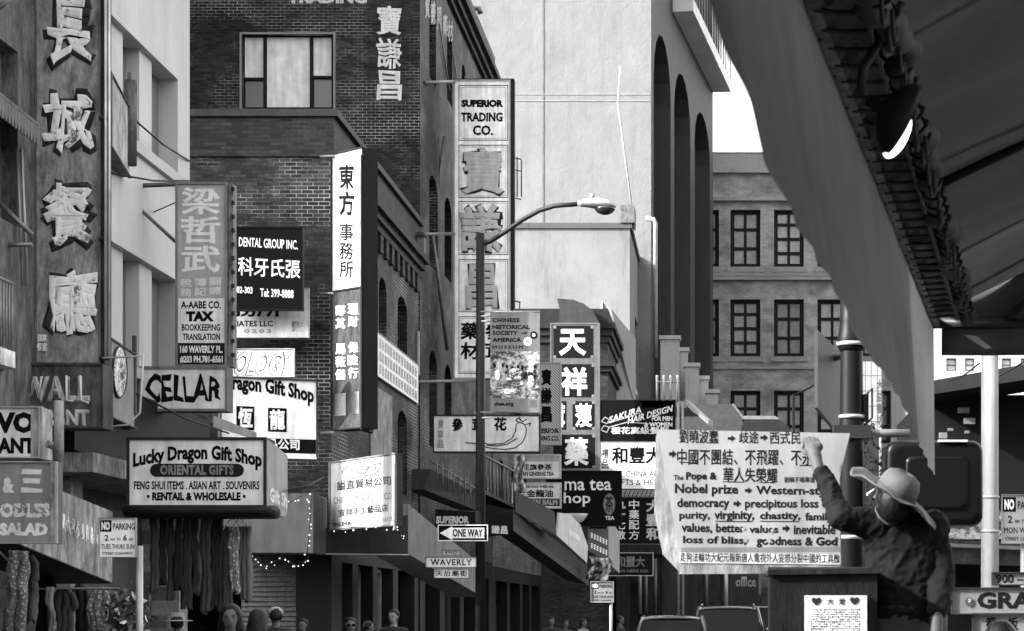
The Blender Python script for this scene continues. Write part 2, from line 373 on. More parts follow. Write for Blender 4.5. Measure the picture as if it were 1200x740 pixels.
# ---- concrete building at the near left corner
b = thing('concrete_building', 'pale smooth concrete building with two storeys of deep ribbed windows', 'building', (XL-5, 29, 0))
m = MB(); conc = mat(.45, 'stucco', sc=1.2, bs=.25, bd=.03)
def upx(px): return DL(px)-25.3
hs = [(upx(125), upx(208.5), za, zb, 0) for za, zb in ((8.35, 9.85), (5.1, 6.72))]
P = wallgrid(m, (XL, 25.3), (XL, 32.5), 3.6, 11.5, hs, .5)
shell(m, XL-12, XL, 25.3, 32.5, 3.6, 11.5, ('right',)); m.build('wall', conc, b)
for h in hs:
    for q0, q1, d in ((136, 152, .10), (156.5, 171, .30), (171.2, 185.5, .10), (191, 207.9, .30)):
        a, c = upx(q0), min(upx(q1), h[1]-.003); m = MB(); m.slab(P(a, h[2]+.002, d), P(c, h[2]+.002, d), P(c, h[3]-.002, d), P(a, h[3]-.002, d), P(0, 0, .49)-P(0, 0, d)); m.build('pier' if d < .2 else 'infill_panel', conc if d < .2 else mat(.15, 'stucco', sc=1.2, bs=.2), b)
windows(b, P, hs, .49, mat(.05), mat(.02, 'glass'), 5, 2, .06)
for za in (8.35, 5.1):
    m = MB(); m.slab((XL+.07, 25.6, za-.16), (XL+.07, 32.3, za-.16), (XL+.07, 32.3, za-.002), (XL+.07, 25.6, za-.002), (-.069, 0, 0)); m.build('sill', mat(.40, 'stucco', sc=1.2, bs=.2), b)
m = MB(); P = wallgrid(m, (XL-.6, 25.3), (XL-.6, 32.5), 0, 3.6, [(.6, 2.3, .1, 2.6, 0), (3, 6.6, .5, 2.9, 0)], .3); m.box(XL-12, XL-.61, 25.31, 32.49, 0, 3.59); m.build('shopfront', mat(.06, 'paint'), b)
m = MB(); m.slab((XL+.5, 25.9, 3.35), (XL+.5, 31.9, 3.35), (XL+.5, 31.9, 3.6), (XL+.5, 25.9, 3.6), (-1.1, 0, 0)); m.build('canopy_ledge', mat(.16, 'worn'), b)
m = MB(); m.box(XL+.003, XL+.3, 25.8, 32.6, 3.62, 4.62); m.build('dark_fascia', mat(.012), b)
for yy in (26.9, 32.2): MB().box(XL-.62, XL-.02, yy-.25, yy+.25, 0, 3.34).build('pilaster', mat(.2, 'brick', m0=.8, m1=1.4, bw=.5, rh=.22), b)
m = MB()
m.box(XL-12, XL+.12, 25.2, 32.62, 11.5, 11.7); m.build('coping', mat(.4, 'stucco'), b)

# ---- dark shop building nearest on the left
b = thing('shop_building', 'dark timber shop building with balconies at the left edge', 'building', (XL-5, 18, 0))
m = MB(); hs = [(11.0, 12.2, 9.2, 11, 0), (11.0, 12.6, 6.2, 8.3, 0), (2, 5, 6.2, 8.3, 0), (6, 9.5, 6.2, 8.3, 0)]
P = wallgrid(m, (XL, 12), (XL, 25.2), 3.2, 12.4, hs, .3); shell(m, XL-10, XL, 12, 25.2, 0, 12.4, ('right',)); m.build('wall', mat(.10, 'worn'), b)
windows(b, P, hs, .3, mat(.12), mat(.03, 'glass'), 1, 2)
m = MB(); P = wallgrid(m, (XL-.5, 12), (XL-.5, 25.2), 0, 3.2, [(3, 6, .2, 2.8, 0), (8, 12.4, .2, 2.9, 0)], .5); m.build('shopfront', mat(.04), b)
# upper balcony box, brackets, scalloped awning, lower balcony with bars
m = MB(); m.slab(W(-40, 84, 25.3), W(41, 84, 25.3), W(41, 22, 25.3), W(-40, 22, 25.3), (0, .9, 0)); m.build('balcony_box', mat(.17, 'paint'), b)
m = MB(); m.slab(W(-40, 97, 25.28), W(42, 97, 25.28), W(42, 84.5, 25.28), W(-40, 84.5, 25.28), (0, 1.0, 0)); m.build('balcony_ledge', mat(.15), b)
m = MB(); m.tube([W(-5, 12, 23.9), W(15, -4, 23.9)], .035); m.build('brace', mat(.2), b)
m = MB(); A, B_ = W(-14, 100, 22.6), W(46, 148, 24.6)
for i in range(16):
    p = A.lerp(B_, i/16); q = A.lerp(B_, (i+.92)/16); c = [p, q]; hgt = .24
    pts = [p, p-Vector((0, 0, hgt*.6)), p.lerp(q, .3)-Vector((0, 0, hgt)), p.lerp(q, .7)-Vector((0, 0, hgt)), q-Vector((0, 0, hgt*.6)), q]
    m.poly(pts, (-.02, 0, 0))
m.slab(A+Vector((0, 0, -.02)), B_+Vector((0, 0, -.02)), B_+Vector((0, 0, .03)), A+Vector((0, 0, .03)), (-.7, 0, .25)); m.build('scalloped_awning', mat(.13, 'cloth'), b)
m = MB(); m.slab(W(-20, 385, 23.6), W(14, 405, 24.2), W(14, 418, 24.2), W(-20, 398, 23.6), (0, 0, 0)); m = MB()
m.slab(W(-30, 418, 23.2), W(18, 432, 23.9), W(18, 413, 23.9), W(-30, 396, 23.2), (-.5, .5, 0)); m.build('balcony_slab', mat(.42, 'worn'), b)
m = MB()
A, B_ = W(-24, 396, 23.2), W(14, 411, 23.9); top = Vector((0, 0, .78))
for i in range(12): p = A.lerp(B_, i/11); m.tube([p, p+top], .012, 5)
m.tube([A+top, B_+top], .022, 6); m.build('railing', mat(.22, 'metal'), b)
m = MB(); m.tube([W(-5, 234, 24.3), W(38, 276, 24.3)], .03); m.tube([W(-5, 287, 24.3), W(38, 287, 24.3)], .03); m.build('bracket', mat(.16, 'metal'), b)
m = MB(); m.slab(W(8, 330, 24.8), W(24, 330, 24.8), W(24, 205, 24.8), W(8, 205, 24.8), (0, .06, 0)); m.build('shutter', mat(.34, 'worn'), b)
m = MB()
for q in (27, 32): m.tube([W(q-7, 175, 24.5), W(q, 335, 24.5)], .02, 5)
m.build('downpipe', mat(.3, 'metal'), b)

# ---- brick annex facing the cross street, with its street front receding
brick = mat(.024, 'brick', m1=13.0, bloom=.07); brickd = mat(.02, 'brick', m1=3, bloom=.03)
y0, y1 = 44.2, 56.7; zt = 11.42
b = thing('brick_annex', 'three storey dark brick building with heavy stepped cornice and arched windows', 'building', (XL-5, 50, 0))
m = MB(); hs = []
for q0, q1 in ((444, 453), (466, 477)):
    for zb, zh in ((9.9, 2.0), (6.9, 2.2)): a, c = DL(q0)-y0, DL(q1)-y0; hs.append((a, c, zb-zh, zb, .35))
P = wallgrid(m, (XL, y0), (XL, y1), 3.6, zt, hs, .3)
fh = [(1.1, 2.0, 9.0, 10.3, .22)]
P2 = wallgrid(m, (XL-9, y0), (XL, y0), 3.6, zt, [], .3); shell(m, XL-9, XL, y0, y1, 0, zt, ('right', 'front')); m.build('wall', brick, b)
windows(b, P, hs, .3, mat(.04), mat(.02, 'glass'), 1, 2)
# parapet band and stepped cornice
m = MB(); m.box(XL-9, XL+.06, y0-.06, y1-.02, zt, zt+.85); m.build('parapet', mat(.022, 'brick', m1=2, bloom=.02), b)
m = MB(); m.box(XL-9, XL+.16, y0-.14, y1-.01, zt+.851, zt+1.0); m.build('coping', mat(.05, 'paint'), b)
m = MB()
for k, (d, z) in enumerate(((.10, 10.85), (.2, 11.03), (.32, 11.21))): m.box(XL+.002, XL+d, y0+.3, y1-.05, z, z+.178)
for i in range(14): yy = y0+.7+i*.85; m.box(XL+.003, XL+.09, yy, yy+.4, 10.4, 10.84)
m.build('cornice', mat(.02, 'brick', m1=1.2, bloom=.0), b)
m = MB()
P = wallgrid(m, (XL, y0), (XL, y1), 0, 3.58, [(1.2, 2.5, .15, 2.7, 0), (3.2, 5.2, .5, 2.7, 0), (5.8, 8.2, .5, 2.7, 0), (9, 11.8, .15, 2.7, 0)], .4)
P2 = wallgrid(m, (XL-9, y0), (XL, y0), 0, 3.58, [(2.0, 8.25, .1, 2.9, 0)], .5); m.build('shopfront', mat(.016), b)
windows(b, P, [(3.2, 5.2, .5, 2.7, 0), (5.8, 8.2, .5, 2.7, 0)], .4, mat(.25), mat(.03, 'glass'), 1, 1, .10)
m = MB()
for i in range(26): z = .12+i*.107; m.slab(W(283, 0, y0+.2)*1.0+Vector((0, 0, z-W(283, 0, y0+.2).z)), Vector((W(347, 0, y0+.2).x, y0+.2, z)), Vector((W(347, 0, y0+.24).x, y0+.24, z+.105)), Vector((W(283, 0, y0+.24).x, y0+.24, z+.105)), (0, .03, 0))
m.build('roller_shutter', mat(.10, 'metal', me=.3), b)
# painted notice on the street front
m = MB(); m.slab((XL+.04, DL(433), ZP(540, 50)), (XL+.04, DL(458), ZP(540, 50)), (XL+.04, DL(458), ZP(455, 50)), (XL+.04, DL(433), ZP(455, 50)), (-.03, 0, 0)); m.build('wall_panel', mat(.16, 'worn'), b)

# ---- tall brick building behind the annex
y0, y1 = 57.0, 74.6; zt = 21.6
b = thing('brick_building', 'tall dark brick building with picture window and painted characters on its side', 'building', (XL-6, 65, 0))
m = MB(); fp = Plane(222, 500, y0)
wx0, wx1 = W(284.5, 0, y0).x, W(390, 0, y0).x
P = wallgrid(m, (XL-9, y0), (XL, y0), 8, zt, [(wx0-XL+9, wx1-XL+9, ZP(128, y0), ZP(41, y0), 0)], .22)
hs = []
for q0, q1, za, zb in ((503, 511, 17.0, 20.2), (524, 530, 17.3, 19.6), (541, 546, 17.3, 19.4), (503, 513, 11.6, 14.3), (503, 512, 6.4, 9.2), (521, 529, 6.6, 9.2), (521, 529, 11.8, 14.3)):
    hs.append((DL(q0)-y0, DL(q1)-y0, za, zb, .45))
P3 = wallgrid(m, (XL, y0), (XL, y1), 3.4, zt, hs, .35); shell(m, XL-9, XL, y0, y1, 0, zt, ('right', 'front')); m.build('wall', brick, b)
windows(b, P3, hs, .35, mat(.04), mat(.015, 'glass'), 1, 2)
# the picture window: dark frame, wide pale blind, two top blinds over dark lower panes
D = y0+.12; p = Plane(284, 391, D); m = MB()
p.ring(m, 284, 41, 391, 128.5, 2.6, 0, .10); p.rect(m, 308.5, 43.6, 312.5, 126, .004, .08); p.rect(m, 363, 43.6, 367, 126, .004, .08)
p.rect(m, 286.5, 91, 308.5, 94, .002, .08); p.rect(m, 367, 89, 388.4, 92, .002, .08)
w = m.build('window', mat(.015), b)
m = MB(); p.rect(m, 286, 43, 389, 126.5, -.085, .01); m.build('pane', mat(.06, 'glass', rough=.3), w)
m = MB(); p.rect(m, 312.5, 43.6, 363, 126, -.05, .02); m.build('blind', mat(.66, 'paint'), w)
m = MB(); p.rect(m, 286.6, 43.6, 308.5, 91, -.05, .02); m.build('blind', mat(.60, 'paint'), w)
m = MB(); p.rect(m, 367, 43.6, 388.4, 89, -.05, .02); m.build('blind', mat(.60, 'paint'), w)
m = MB(); p2 = Plane(280, 395, y0); p2.ring(m, 281.2, 38.6, 393.2, 130.5, 2.2, .05, .06); m.build('window_surround', mat(.22, 'stucco'), b)
# painted writing on the wall
m = MB(); fp.vtext(m, '寶謙昌', 441, 7, 471, 122, .02, bold=.018, fill=.90, rough=.06); m.build('painted_characters', mat(.6, 'paint'), b)
m = MB(); fp.text(m, 'TRADING', 337, -8.5, 430, 4.5, .02, bold=.05); m.build('painted_lettering', mat(.5, 'paint'), b)
sp = Plane(495, 530, DL(495), DL(530)); m = MB()
for q, ch in zip((497, 504, 511, 518, 524), '寶謙昌藥材'): sp.text(m, ch, q, -9+(q-497)*1.25, q+6, 22+(q-497)*1.0, .02, bold=.03)
m.build('painted_characters', mat(.25, 'worn'), b)
m = MB()
for d, z in ((.12, 20.3), (.25, 20.5), (.40, 20.72)): m.box(XL+.002, XL+d, y0+.1, y1, z, z+.2)
m.build('cornice', mat(.02, 'brick', m1=1.2, bloom=.0), b)
m = MB(); m.box(XL-9, XL+.1, y0-.08, y1+.1, zt, zt+.25); m.build('coping', mat(.07), b)
m = MB()
for yy in (60.5, 63.5, 66.5): m.tube([(XL+.05, yy, 19.0), (XL+.05, yy+2.2, 17.6)], .03, 5)
m.build('cable', mat(.2), b)
m = MB(); D = 72; m.tube([W(553, 70, D), W(553, 16, D), W(556, 10, D), W(561, 10, D), W(563, 16, D)], .10, 8); c_ = m.build('vent_pipe', mat(.12, 'metal'), b)
m = MB()
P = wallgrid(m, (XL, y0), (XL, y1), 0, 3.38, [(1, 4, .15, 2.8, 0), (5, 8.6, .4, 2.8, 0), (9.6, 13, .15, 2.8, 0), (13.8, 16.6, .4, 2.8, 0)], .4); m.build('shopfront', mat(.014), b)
windows(b, P, [(5, 8.6, .4, 2.8, 0), (13.8, 16.6, .4, 2.8, 0)], .4, mat(.07), mat(.02, 'glass'), 2, 1, .08)
# fire-escape cage on its street front
m = MB(); D = 69.5
for q, t_, bt in ((601, 184, 231), (611, 188, 231), (606, 184, 231)): m.tube([W(q, t_, D), W(q, bt, D)], .022, 5)
for yy in (184, 198, 231): m.tube([W(596, yy, D), W(611, yy+3, D)], .022, 5)
m.build('cage', mat(.06, 'metal'), b); m = MB()
for q, t_, bt in ((601, 350, 385), (609, 353, 385)): m.tube([W(q, t_, D), W(q, bt, D)], .022, 5)
m.tube([W(596, 350, D), W(610, 355, D)], .022, 5); m.build('cage', mat(.06, 'metal'), b)

# ---- terrace of shops further up on the left
b = thing('shop_terrace', 'dark two storey shop terrace beyond the tall brick building', 'building', (XL-4, 84, 0))
m = MB(); hs = [(2, 4, 5.0, 7.4, .3), (6, 8, 5.0, 7.4, .3), (11, 13, 5.0, 7.4, .3), (15, 17, 5.0, 7.4, .3)]
P = wallgrid(m, (XL, 74.8), (XL, 94.5), 3.3, 9.6, hs, .3); shell(m, XL-8, XL, 74.8, 94.5, 0, 9.6, ('right',)); m.build('wall', mat(.07, 'brick', m1=1.5), b); windows(b, P, hs, .3, mat(.05), mat(.02, 'glass'))
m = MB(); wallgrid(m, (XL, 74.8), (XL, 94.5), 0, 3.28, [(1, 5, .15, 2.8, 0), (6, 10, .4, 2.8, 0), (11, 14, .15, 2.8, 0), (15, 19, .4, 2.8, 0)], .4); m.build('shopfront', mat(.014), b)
m = MB(); m.box(XL-8, XL+.3, 74.7, 94.6, 9.6, 9.9); m.build('cornice', mat(.05), b)

# ---- small cornice building under the white one
D = 97.; x1 = W(719, 0, D).x; x0 = W(630, 0, D).x
b = thing('cornice_building', 'small brown building with deep moulded cornice and curved gable', 'building', ((x0+x1)/2, D+4, 0))
m = MB(); xr = W(712, 0, D).x; m.box(x0-3, xr, D, D+9, 0, ZP(402, D)); m.build('wall', mat(.02, 'brick', m1=1.1, bloom=.0), b)
m = MB()
for k, (a, bb, e) in enumerate(((402, 394, .1), (394, 386, .22), (386, 379, .36), (436, 430, .16), (430, 425, .3))): m.box(x0-3, xr+e, D-e, D+9, ZP(a, D)+.003, ZP(bb, D))
m.box(x0-3, xr+.02, D-.02, D+9, ZP(379, D)+.004, ZP(362, D)); m.build('cornice', mat(.03, 'paint'), b)
m = MB(); m.poly([W(654, 385, D-.8), W(703, 385, D-.8), W(701, 376, D-.8), W(694, 364, D-.8), W(684, 356, D-.8), W(672, 351.5, D-.8), W(653, 350, D-.8), W(656, 364, D-.8)], (0, .5, 0)); m.build('gable', mat(.05, 'paint'), b)

# ---- lower white building
D = 108.; xr = W(738, 0, D).x; xl = W(560, 0, D).x
b = thing('rendered_building', 'low white rendered building with stained ragged parapet below the tall tower', 'building', ((xl+xr)/2, D+8, 0))
DE = F*xr/(771-VX)
m = MB(); zt = ZP(268, D)
hs = [(F*xr/(q0-VX)-D, F*xr/(q1-VX)-D, 1, 2, 0) for q0, q1 in ((744, 747.4), (748.6, 751.4), (752.6, 755.2), (756.4, 759), (760, 762.4))]
hs = [(a, c, ZP(433, 113), ZP(366, 113), 0) for a, c, *_ in hs]
P = wallgrid(m, (xr, D), (xr, DE), 0, zt, hs, .3); shell(m, xl, xr, D, DE, 0, zt, ('right',)); m.build('wall', mat(.15, 'peel'), b); windows(b, P, hs, .3, mat(.4), mat(.05, 'glass'), 1, 1, .1)
m = MB()
rag = [(605, 268), (605, 277), (640, 274), (668, 276), (690, 272), (715, 270), (738, 266)]
m.box(xl, xr+.12, D-.10, DE, zt, zt+.28); m.build('coping', mat(.08, 'peel'), b)
m = MB(); m.box(xr-.5, xr+.25, D-.2, D+1.6, zt+.281, zt+1.2); m.build('chimney_stub', mat(.10, 'worn'), b)
m = MB(); m.tube([W(744, 270, D+.4), W(744, 120, D+.4)+Vector((-.9, 0, 0)), W(727, 78, D+.4)], .045, 6); m.build('mast', mat(.30, 'paint'), b)
m = MB(); pts = [W(768, 420, D+10), W(768, 262, D+10), W(766, 257, D+10), W(757, 256, D+10)]; m.tube(pts, .13, 8); m.build('vent_pipe', mat(.24, 'paint'), b)
m = MB(); m.slab((xr+.03, D+.4, ZP(445, D)), (xr+.03, D+20, ZP(445, D)), (xr+.03, D+20, ZP(438, D)), (xr+.03, D+.4, ZP(438, D)), (-.02, 0, 0)); m.build('sill_band', mat(.5), b)

# ---- sunlit low white wall panel in front of it
D = 104.; b = thing('white_side_wall', 'sunlit white wall panel wedged behind the dark cornice', 'wall', (W(722, 0, D).x, D, 0))
m = MB(); m.poly([W(706, 480, D), W(745, 480, D+2), W(745, 397, D+2), W(716, 362, D), W(706, 352, D)], (-.1, .5, 0)); m.build('wall', mat(.20, 'stucco', bs=.15, bd=.03), b)

# ---- tall white tower with arcaded shaded side
D0, D1 = 118., 146.; c0, c1 = W(763, 0, D0), W(835.5, 0, D1); c0.z = c1.z = 0
b = thing('white_tower', 'tall white stucco building with tall dark arches along its shaded side', 'building', (c0.x-8, D0+10, 0))
zt = 47.; uu = (c1-c0).normalized(); L = (c1-c0).length; nn = Vector((uu.y, -uu.x, 0))
sp = Plane(763, 835.5, D0, D1)
def us(px): q = sp.at(px, 300); q.z = 0; return (q-c0).length
hs = [(us(q0), us(q1), 9., sp.at((q0+q1)/2, tp).z, rise) for q0, q1, tp, rise in ((766, 786, 43, 3.2), (790, 809, 88, 3.0), (814, 832, 134, 2.6))]
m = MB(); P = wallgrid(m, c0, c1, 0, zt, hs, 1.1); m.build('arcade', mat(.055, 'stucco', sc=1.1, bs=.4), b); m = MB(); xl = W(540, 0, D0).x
m.quad((xl, D0, 0), (c0.x, D0, 0), (c0.x, D0, zt), (xl, D0, zt)); m.quad((xl, 172, 0), (xl, D0, 0), (xl, D0, zt), (xl, 172, zt))
bx_ = c1.x-1.6; m.add([(xl, D0, zt), (c0.x, D0, zt), (c1.x, D1, zt), (bx_, 172, zt), (xl, 172, zt)], [(0, 1, 2, 3, 4)]); m.quad((bx_, 172, 0), (xl, 172, 0), (xl, 172, zt), (bx_, 172, zt)); m.quad((c1.x, D1, 0), (bx_, 172, 0), (bx_, 172, zt), (c1.x, D1, zt))
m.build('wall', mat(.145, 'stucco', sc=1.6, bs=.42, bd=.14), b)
for h in hs:
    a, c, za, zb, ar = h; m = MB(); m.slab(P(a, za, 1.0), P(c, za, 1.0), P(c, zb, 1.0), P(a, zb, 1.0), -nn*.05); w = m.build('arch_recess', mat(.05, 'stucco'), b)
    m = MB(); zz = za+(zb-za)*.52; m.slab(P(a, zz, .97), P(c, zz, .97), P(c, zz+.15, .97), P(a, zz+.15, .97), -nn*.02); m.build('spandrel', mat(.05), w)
fpn = Plane(570, 763, D0); m = MB()                # expansion joints and conduits on the sunlit face
for y_ in (110.5, 118): fpn.rect(m, 600, y_, 762, y_+.9, .03, .05)
for x_ in (635.5, 636.9): fpn.rect(m, x_, -70, x_+.5, 268, .033, .05)
m.build('joint_line', mat(.20), b)
# projecting balcony cornice at the top of the shaded side
m = MB(); A = sp.at(783, -40, 0); 
a0, a1 = us(788), us(835.4)
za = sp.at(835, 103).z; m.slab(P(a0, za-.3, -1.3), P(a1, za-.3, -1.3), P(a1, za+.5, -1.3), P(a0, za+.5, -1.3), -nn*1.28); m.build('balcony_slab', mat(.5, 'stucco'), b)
m = MB()
for i in range(16): t = a0+(a1-a0)*i/15; m.tube([P(t, za+.5, -1.25), P(t, za+3.2, -1.25)], .05, 5)
m.tube([P(a0, za+3.2, -1.25), P(a1, za+3.2, -1.25)], .1, 5); m.build('railing', mat(.08, 'metal'), b)
m = MB(); m.slab(P(a1-1.2, za+.5, -.6), P(a1, za+.5, -.6), P(a1, zt, -.6), P(a1-1.2, zt, -.6), -nn*.58); m.build('pier', mat(.5, 'stucco'), b)

# ---- stepped concrete terraces and fire stair at the tower's foot
for i, (q0, q1, t_, bt, D, v, lab) in enumerate(((774, 796, 398, 500, 116, .30, 'tallest pale stepped parapet block at the tower foot'), (797, 806, 412, 500, 119, .3, 'narrow grey parapet block beside the tallest stepped block'), (803, 819, 430, 500, 117, .28, 'middle pale stepped parapet block at the tower foot'), (819, 830, 445, 500, 118, .36, 'grey parapet block second from the lowest step'), (828, 842, 461, 500, 116.5, .26, 'lowest parapet block at the right of the steps'))):
    a, c = W(q0, t_, D), W(q1, bt, D); o = thing('parapet_block', lab, 'parapet', ((a.x+c.x)/2, D, 0), group='stepped parapet blocks below the tower')
    MB().box(a.x, c.x, D, D+.9, 0, a.z).build('wall', mat(v, 'stucco'), o)
    MB().box(a.x-.08, c.x+.08, D-.1, D+1, a.z, a.z+.22).build('coping', mat(v*1.1, 'stucco'), o)
D = 88.; b = thing('stair_landing', 'white railed steel landing above the hair salon board', 'landing', W(795, 480, D)*1)
m = MB(); m.slab(W(752, 478, D), W(805, 478, D), W(805, 470, D), W(752, 470, D), (.5, 4, 0)); m.slab(W(803, 474, D), W(830, 460+38, D-.2), W(830, 492, D-.2), W(803, 468, D), (.2, 1, 0)); m.build('platform', mat(.22), b)
m = MB()
for q in (770, 778, 786, 794): m.tube([W(q, 470, D), W(q, 440, D)], .05, 6)
m.tube([W(768, 448, D), W(796, 448, D)], .04, 6); m.build('railing', mat(.26), b)
m = MB()
for q in (795, 800): m.tube([W(q, 472, D), W(q, 760, D)], .06, 6)
m.build('support_post', mat(.2), b)

# ---- tan office block closing the street
D = 155.; xl, xr = W(700, 0, D).x, W(1092, 0, D).x
b = thing('office_building', 'tan brick office block with multi-pane windows closing the street', 'building', ((xl+xr)/2, D+8, 0))
m = MB(); zt = ZP(182, D); cols = [(790, 812), (826, 842.5), (856, 891), (907, 942), (958, 993), (1009, 1044)]
rows = [(246, 313), (351, 418), (458, 520), (560, 625)]
hs = [(W(q0, 0, D).x-xl, W(q1, 0, D).x-xl, ZP(rb, D), ZP(rt, D), 0) for q0, q1 in cols for rt, rb in rows]
tan = mat(.25, 'brick', c1=.88, c2=1.1, bw=.32, rh=.10, m0=.8, m1=1.3, bloom=.02)
P = wallgrid(m, (xl, D), (xr, D), 0, zt, hs, .5); shell(m, xl, xr, D, D+18, 0, zt, ('front',)); m.build('wall', tan, b)
for k_, h in enumerate(hs): windows(b, P, [h], .5, mat(.02), [mat(.36, 'paint'), mat(.08, 'glass', rough=.2), mat(.28, 'paint'), mat(.22, 'paint')][(k_*7+k_//3) % 4 if k_ % 5 else 1], 2, 3 if k_ % 3 else 4, .30)
for h in hs: m = MB(); m.slab(P(h[0]-.25, h[2]-.4, -.12), P(h[1]+.25, h[2]-.4, -.12), P(h[1]+.25, h[2]-.003, -.12), P(h[0]-.25, h[2]-.003, -.12), (0, .118, 0)); m.build('sill', mat(.24, 'stucco'), b)
m = MB()
for a, c, e in ((200, 204, .5), (180.5, 200, .12), (232, 236.5, .45), (325, 329, .4), (320, 324, .2), (430, 433, .2)): m.box(xl-e, xr+e, D-e, D-.002, ZP(c, D), ZP(a, D)-.004)
m.build('cornice', mat(.24, 'stucco'), b)
m = MB(); m.box(xl+.1, xr-.1, D+.3, D+.8, zt, zt+.3); m.build('parapet', mat(.06), b)

# ---- dark shop row at street level in front of the office block
D = 100.; b = thing('storefront_row', 'dark single storey shops with pipes at the end of the street', 'building', (W(880, 0, D).x, D+3, 0))
m = MB(); xl, xr = W(722, 0, D).x, W(1030, 0, D).x; zt = ZP(508, D)
hs = [(W(q0, 0, D).x-xl, W(q1, 0, D).x-xl, .2, ZP(650, D), 0) for q0, q1 in ((735, 752), (762, 776), (782, 820), (838, 846), (856, 892), (905, 940), (952, 990))]
P = wallgrid(m, (xl, D), (xr, D), 0, zt, hs, .4); shell(m, xl, xr, D, D+7, 0, zt, ('front',)); m.build('wall', mat(.03, 'worn'), b); windows(b, P, hs, .4, mat(.05), mat(.02, 'glass'), 1, 1, .12)
for q, v in ((750, .2), (757, .12), (768, .1), (851, .28), (828, .1)): MB().tube([W(q, 720, D-.2), W(q, 655, D-.2)], .10, 8).build('pipe', mat(v, 'metal'), b)
m = MB(); Plane(855, 895, D-.3).text(m, 'office', 862, 676, 886, 688, .0, bold=.03); m.build('lettering', mat(.13), b)
m = MB(); m.slab(W(855, 712, D-.3), W(900, 712, D-.3), W(900, 711, D-.3), W(855, 711, D-.3), (0, .1, 0)); m.build('sill', mat(.5), b)
D = 93.; o = thing('shed_awning', 'grey sloping canvas awning above the protest board', 'awning', W(830, 503, D))
m = MB(); m.slab(W(800, 506, D), W(884, 506, D), W(859, 474, D+1.5), W(800, 474, D+1.5), (0, 2, .0)); m.build('canvas', mat(.035, 'cloth'), o); m = MB(); m.tube([W(884, 506, D-.05), W(859, 474, D+1.45)], .05, 6); m.build('frame_bar', mat(.07), o)
D = 91.; o = thing('barrel_awning', 'dark curved awning with pale top edge below the office windows', 'awning', W(905, 503, D))
m = MB(); m.poly([W(868, 506, D), W(926, 506, D), W(924, 500, D), W(914, 492, D), W(872, 492, D)], (0, 2, 0)); m.build('canvas', mat(.03, 'cloth'), o); m = MB(); m.slab(W(870, 491.6, D), W(914, 491.6, D), W(908, 487.5, D+.3), W(872, 487.5, D+.3), (0, 1.5, 0)); m.build('top_edge', mat(.10), o)
o = thing('street_pole', 'thin dark pole with short arm before the tan office block', 'pole', (W(930, 0, 80).x, 80, 0)); MB().tube([W(930, 770, 80), W(930, 462, 80)], .06, 8).build('post', mat(.03), o); MB().tube([W(930, 464, 80), W(962, 448, 80)], .04, 6).build('arm', mat(.03), o)
# white building far right
D = 135.; xl, xr = W(1062, 0, D).x, W(1300, 0, D).x
b = thing('white_block', 'bright white apartment block far off under the awning edge', 'building', ((xl+xr)/2, D+6, 0))
hs = [(W(q0, 0, D).x-xl, W(q1, 0, D).x-xl, ZP(rb, D), ZP(rt, D), 0) for q0, q1 in ((1109, 1121), (1131, 1142), (1174, 1185), (1196, 1207), (1220, 1232)) for rt, rb in ((395, 410), (420, 435), (300, 320), (345, 365))]
m = MB(); P = wallgrid(m, (xl, D), (xr, D), 0, 45, hs, .3); shell(m, xl, xr, D, D+12, 0, 45, ('front',)); m.build('wall', mat(.88, 'stucco', bs=.1, bd=.02), b); windows(b, P, hs, .3, mat(.15), mat(.45, 'glass', rough=.3), 1, 2, .09)
D = 145.; o = thing('small_white_building', 'small pale tiled building glimpsed beside the dark signal post', 'building', (W(1020, 0, 132).x, 133, 0))
D = 132.; m = MB(); xl, xr = W(984, 0, D).x, W(1033, 0, D).x; m.box(xl, xr, D, D+4, 0, ZP(424, D)); m.build('wall', mat(.7, 'stucco', bs=.1, bd=.02), o)
m = MB(); p = Plane(984, 1033, D)
for k in range(6): p.rect(m, 984, 440+k*18, 1033, 440.7+k*18, .03, .02)
for k in range(5): p.rect(m, 1000+k*7, 424, 1000.6+k*7, 560, .034, .02)
m.build('tile_joint', mat(.3), o)
m = MB(); p.vtext(m, '大益書坊', 1027, 445, 1035, 500, .05, bold=.02); m.build('lettering', mat(.2), o)
# dark shop with canopies across the street on the right
D = 37.; b = thing('corner_shop', 'low dark shop with wide black canopies beyond the white pole', 'building', (W(1180, 0, D).x, D+3, 0))
m = MB(); xl, xr = W(1094, 0, D).x, W(1330, 0, D).x; m.box(xl, xr, D+1.6, D+8, 0, ZP(452, D)); m.build('wall', mat(.01), b)
m = MB(); m.slab(W(1094, 462, D), W(1330, 425, D-1), W(1330, 404, D-1), W(1094, 446, D), (0, 2.6, 0)); m.build('canopy', mat(.018, 'cloth'), b)
m = MB(); m.slab(W(1094, 660, D-.5), W(1330, 668, D-1), W(1330, 640, D-1), W(1094, 632, D-.5), (0, 2, 0)); m.build('lower_canopy', mat(.03, 'worn'), b)
m = MB(); m.slab(W(1088, 640, D-.6), W(1330, 650, D-1.1), W(1330, 646, D-1.1), W(1088, 636, D-.6), (0, .05, 0)); m.build('canopy_edge', mat(.10), b)
m = MB(); m.slab(W(1094, 632, D+1.4), W(1330, 632, D+1.4), W(1330, 598, D+1.4), W(1094, 598, D+1.4), (0, .1, 0)); m.build('shop_window', mat(.55, 'picture', sc=6, g=.4), b)
m = MB(); p = Plane(1094, 1200, D+.6)
for q in ((1101, 507, 1110, 514), (1111, 502, 1117, 505), (1131, 505, 1136, 508), (1123, 478, 1136, 484), (1130, 490, 1143, 497)): p.rect(m, *q, 0, .1)
m.build('merchandise', mat(.14), b)
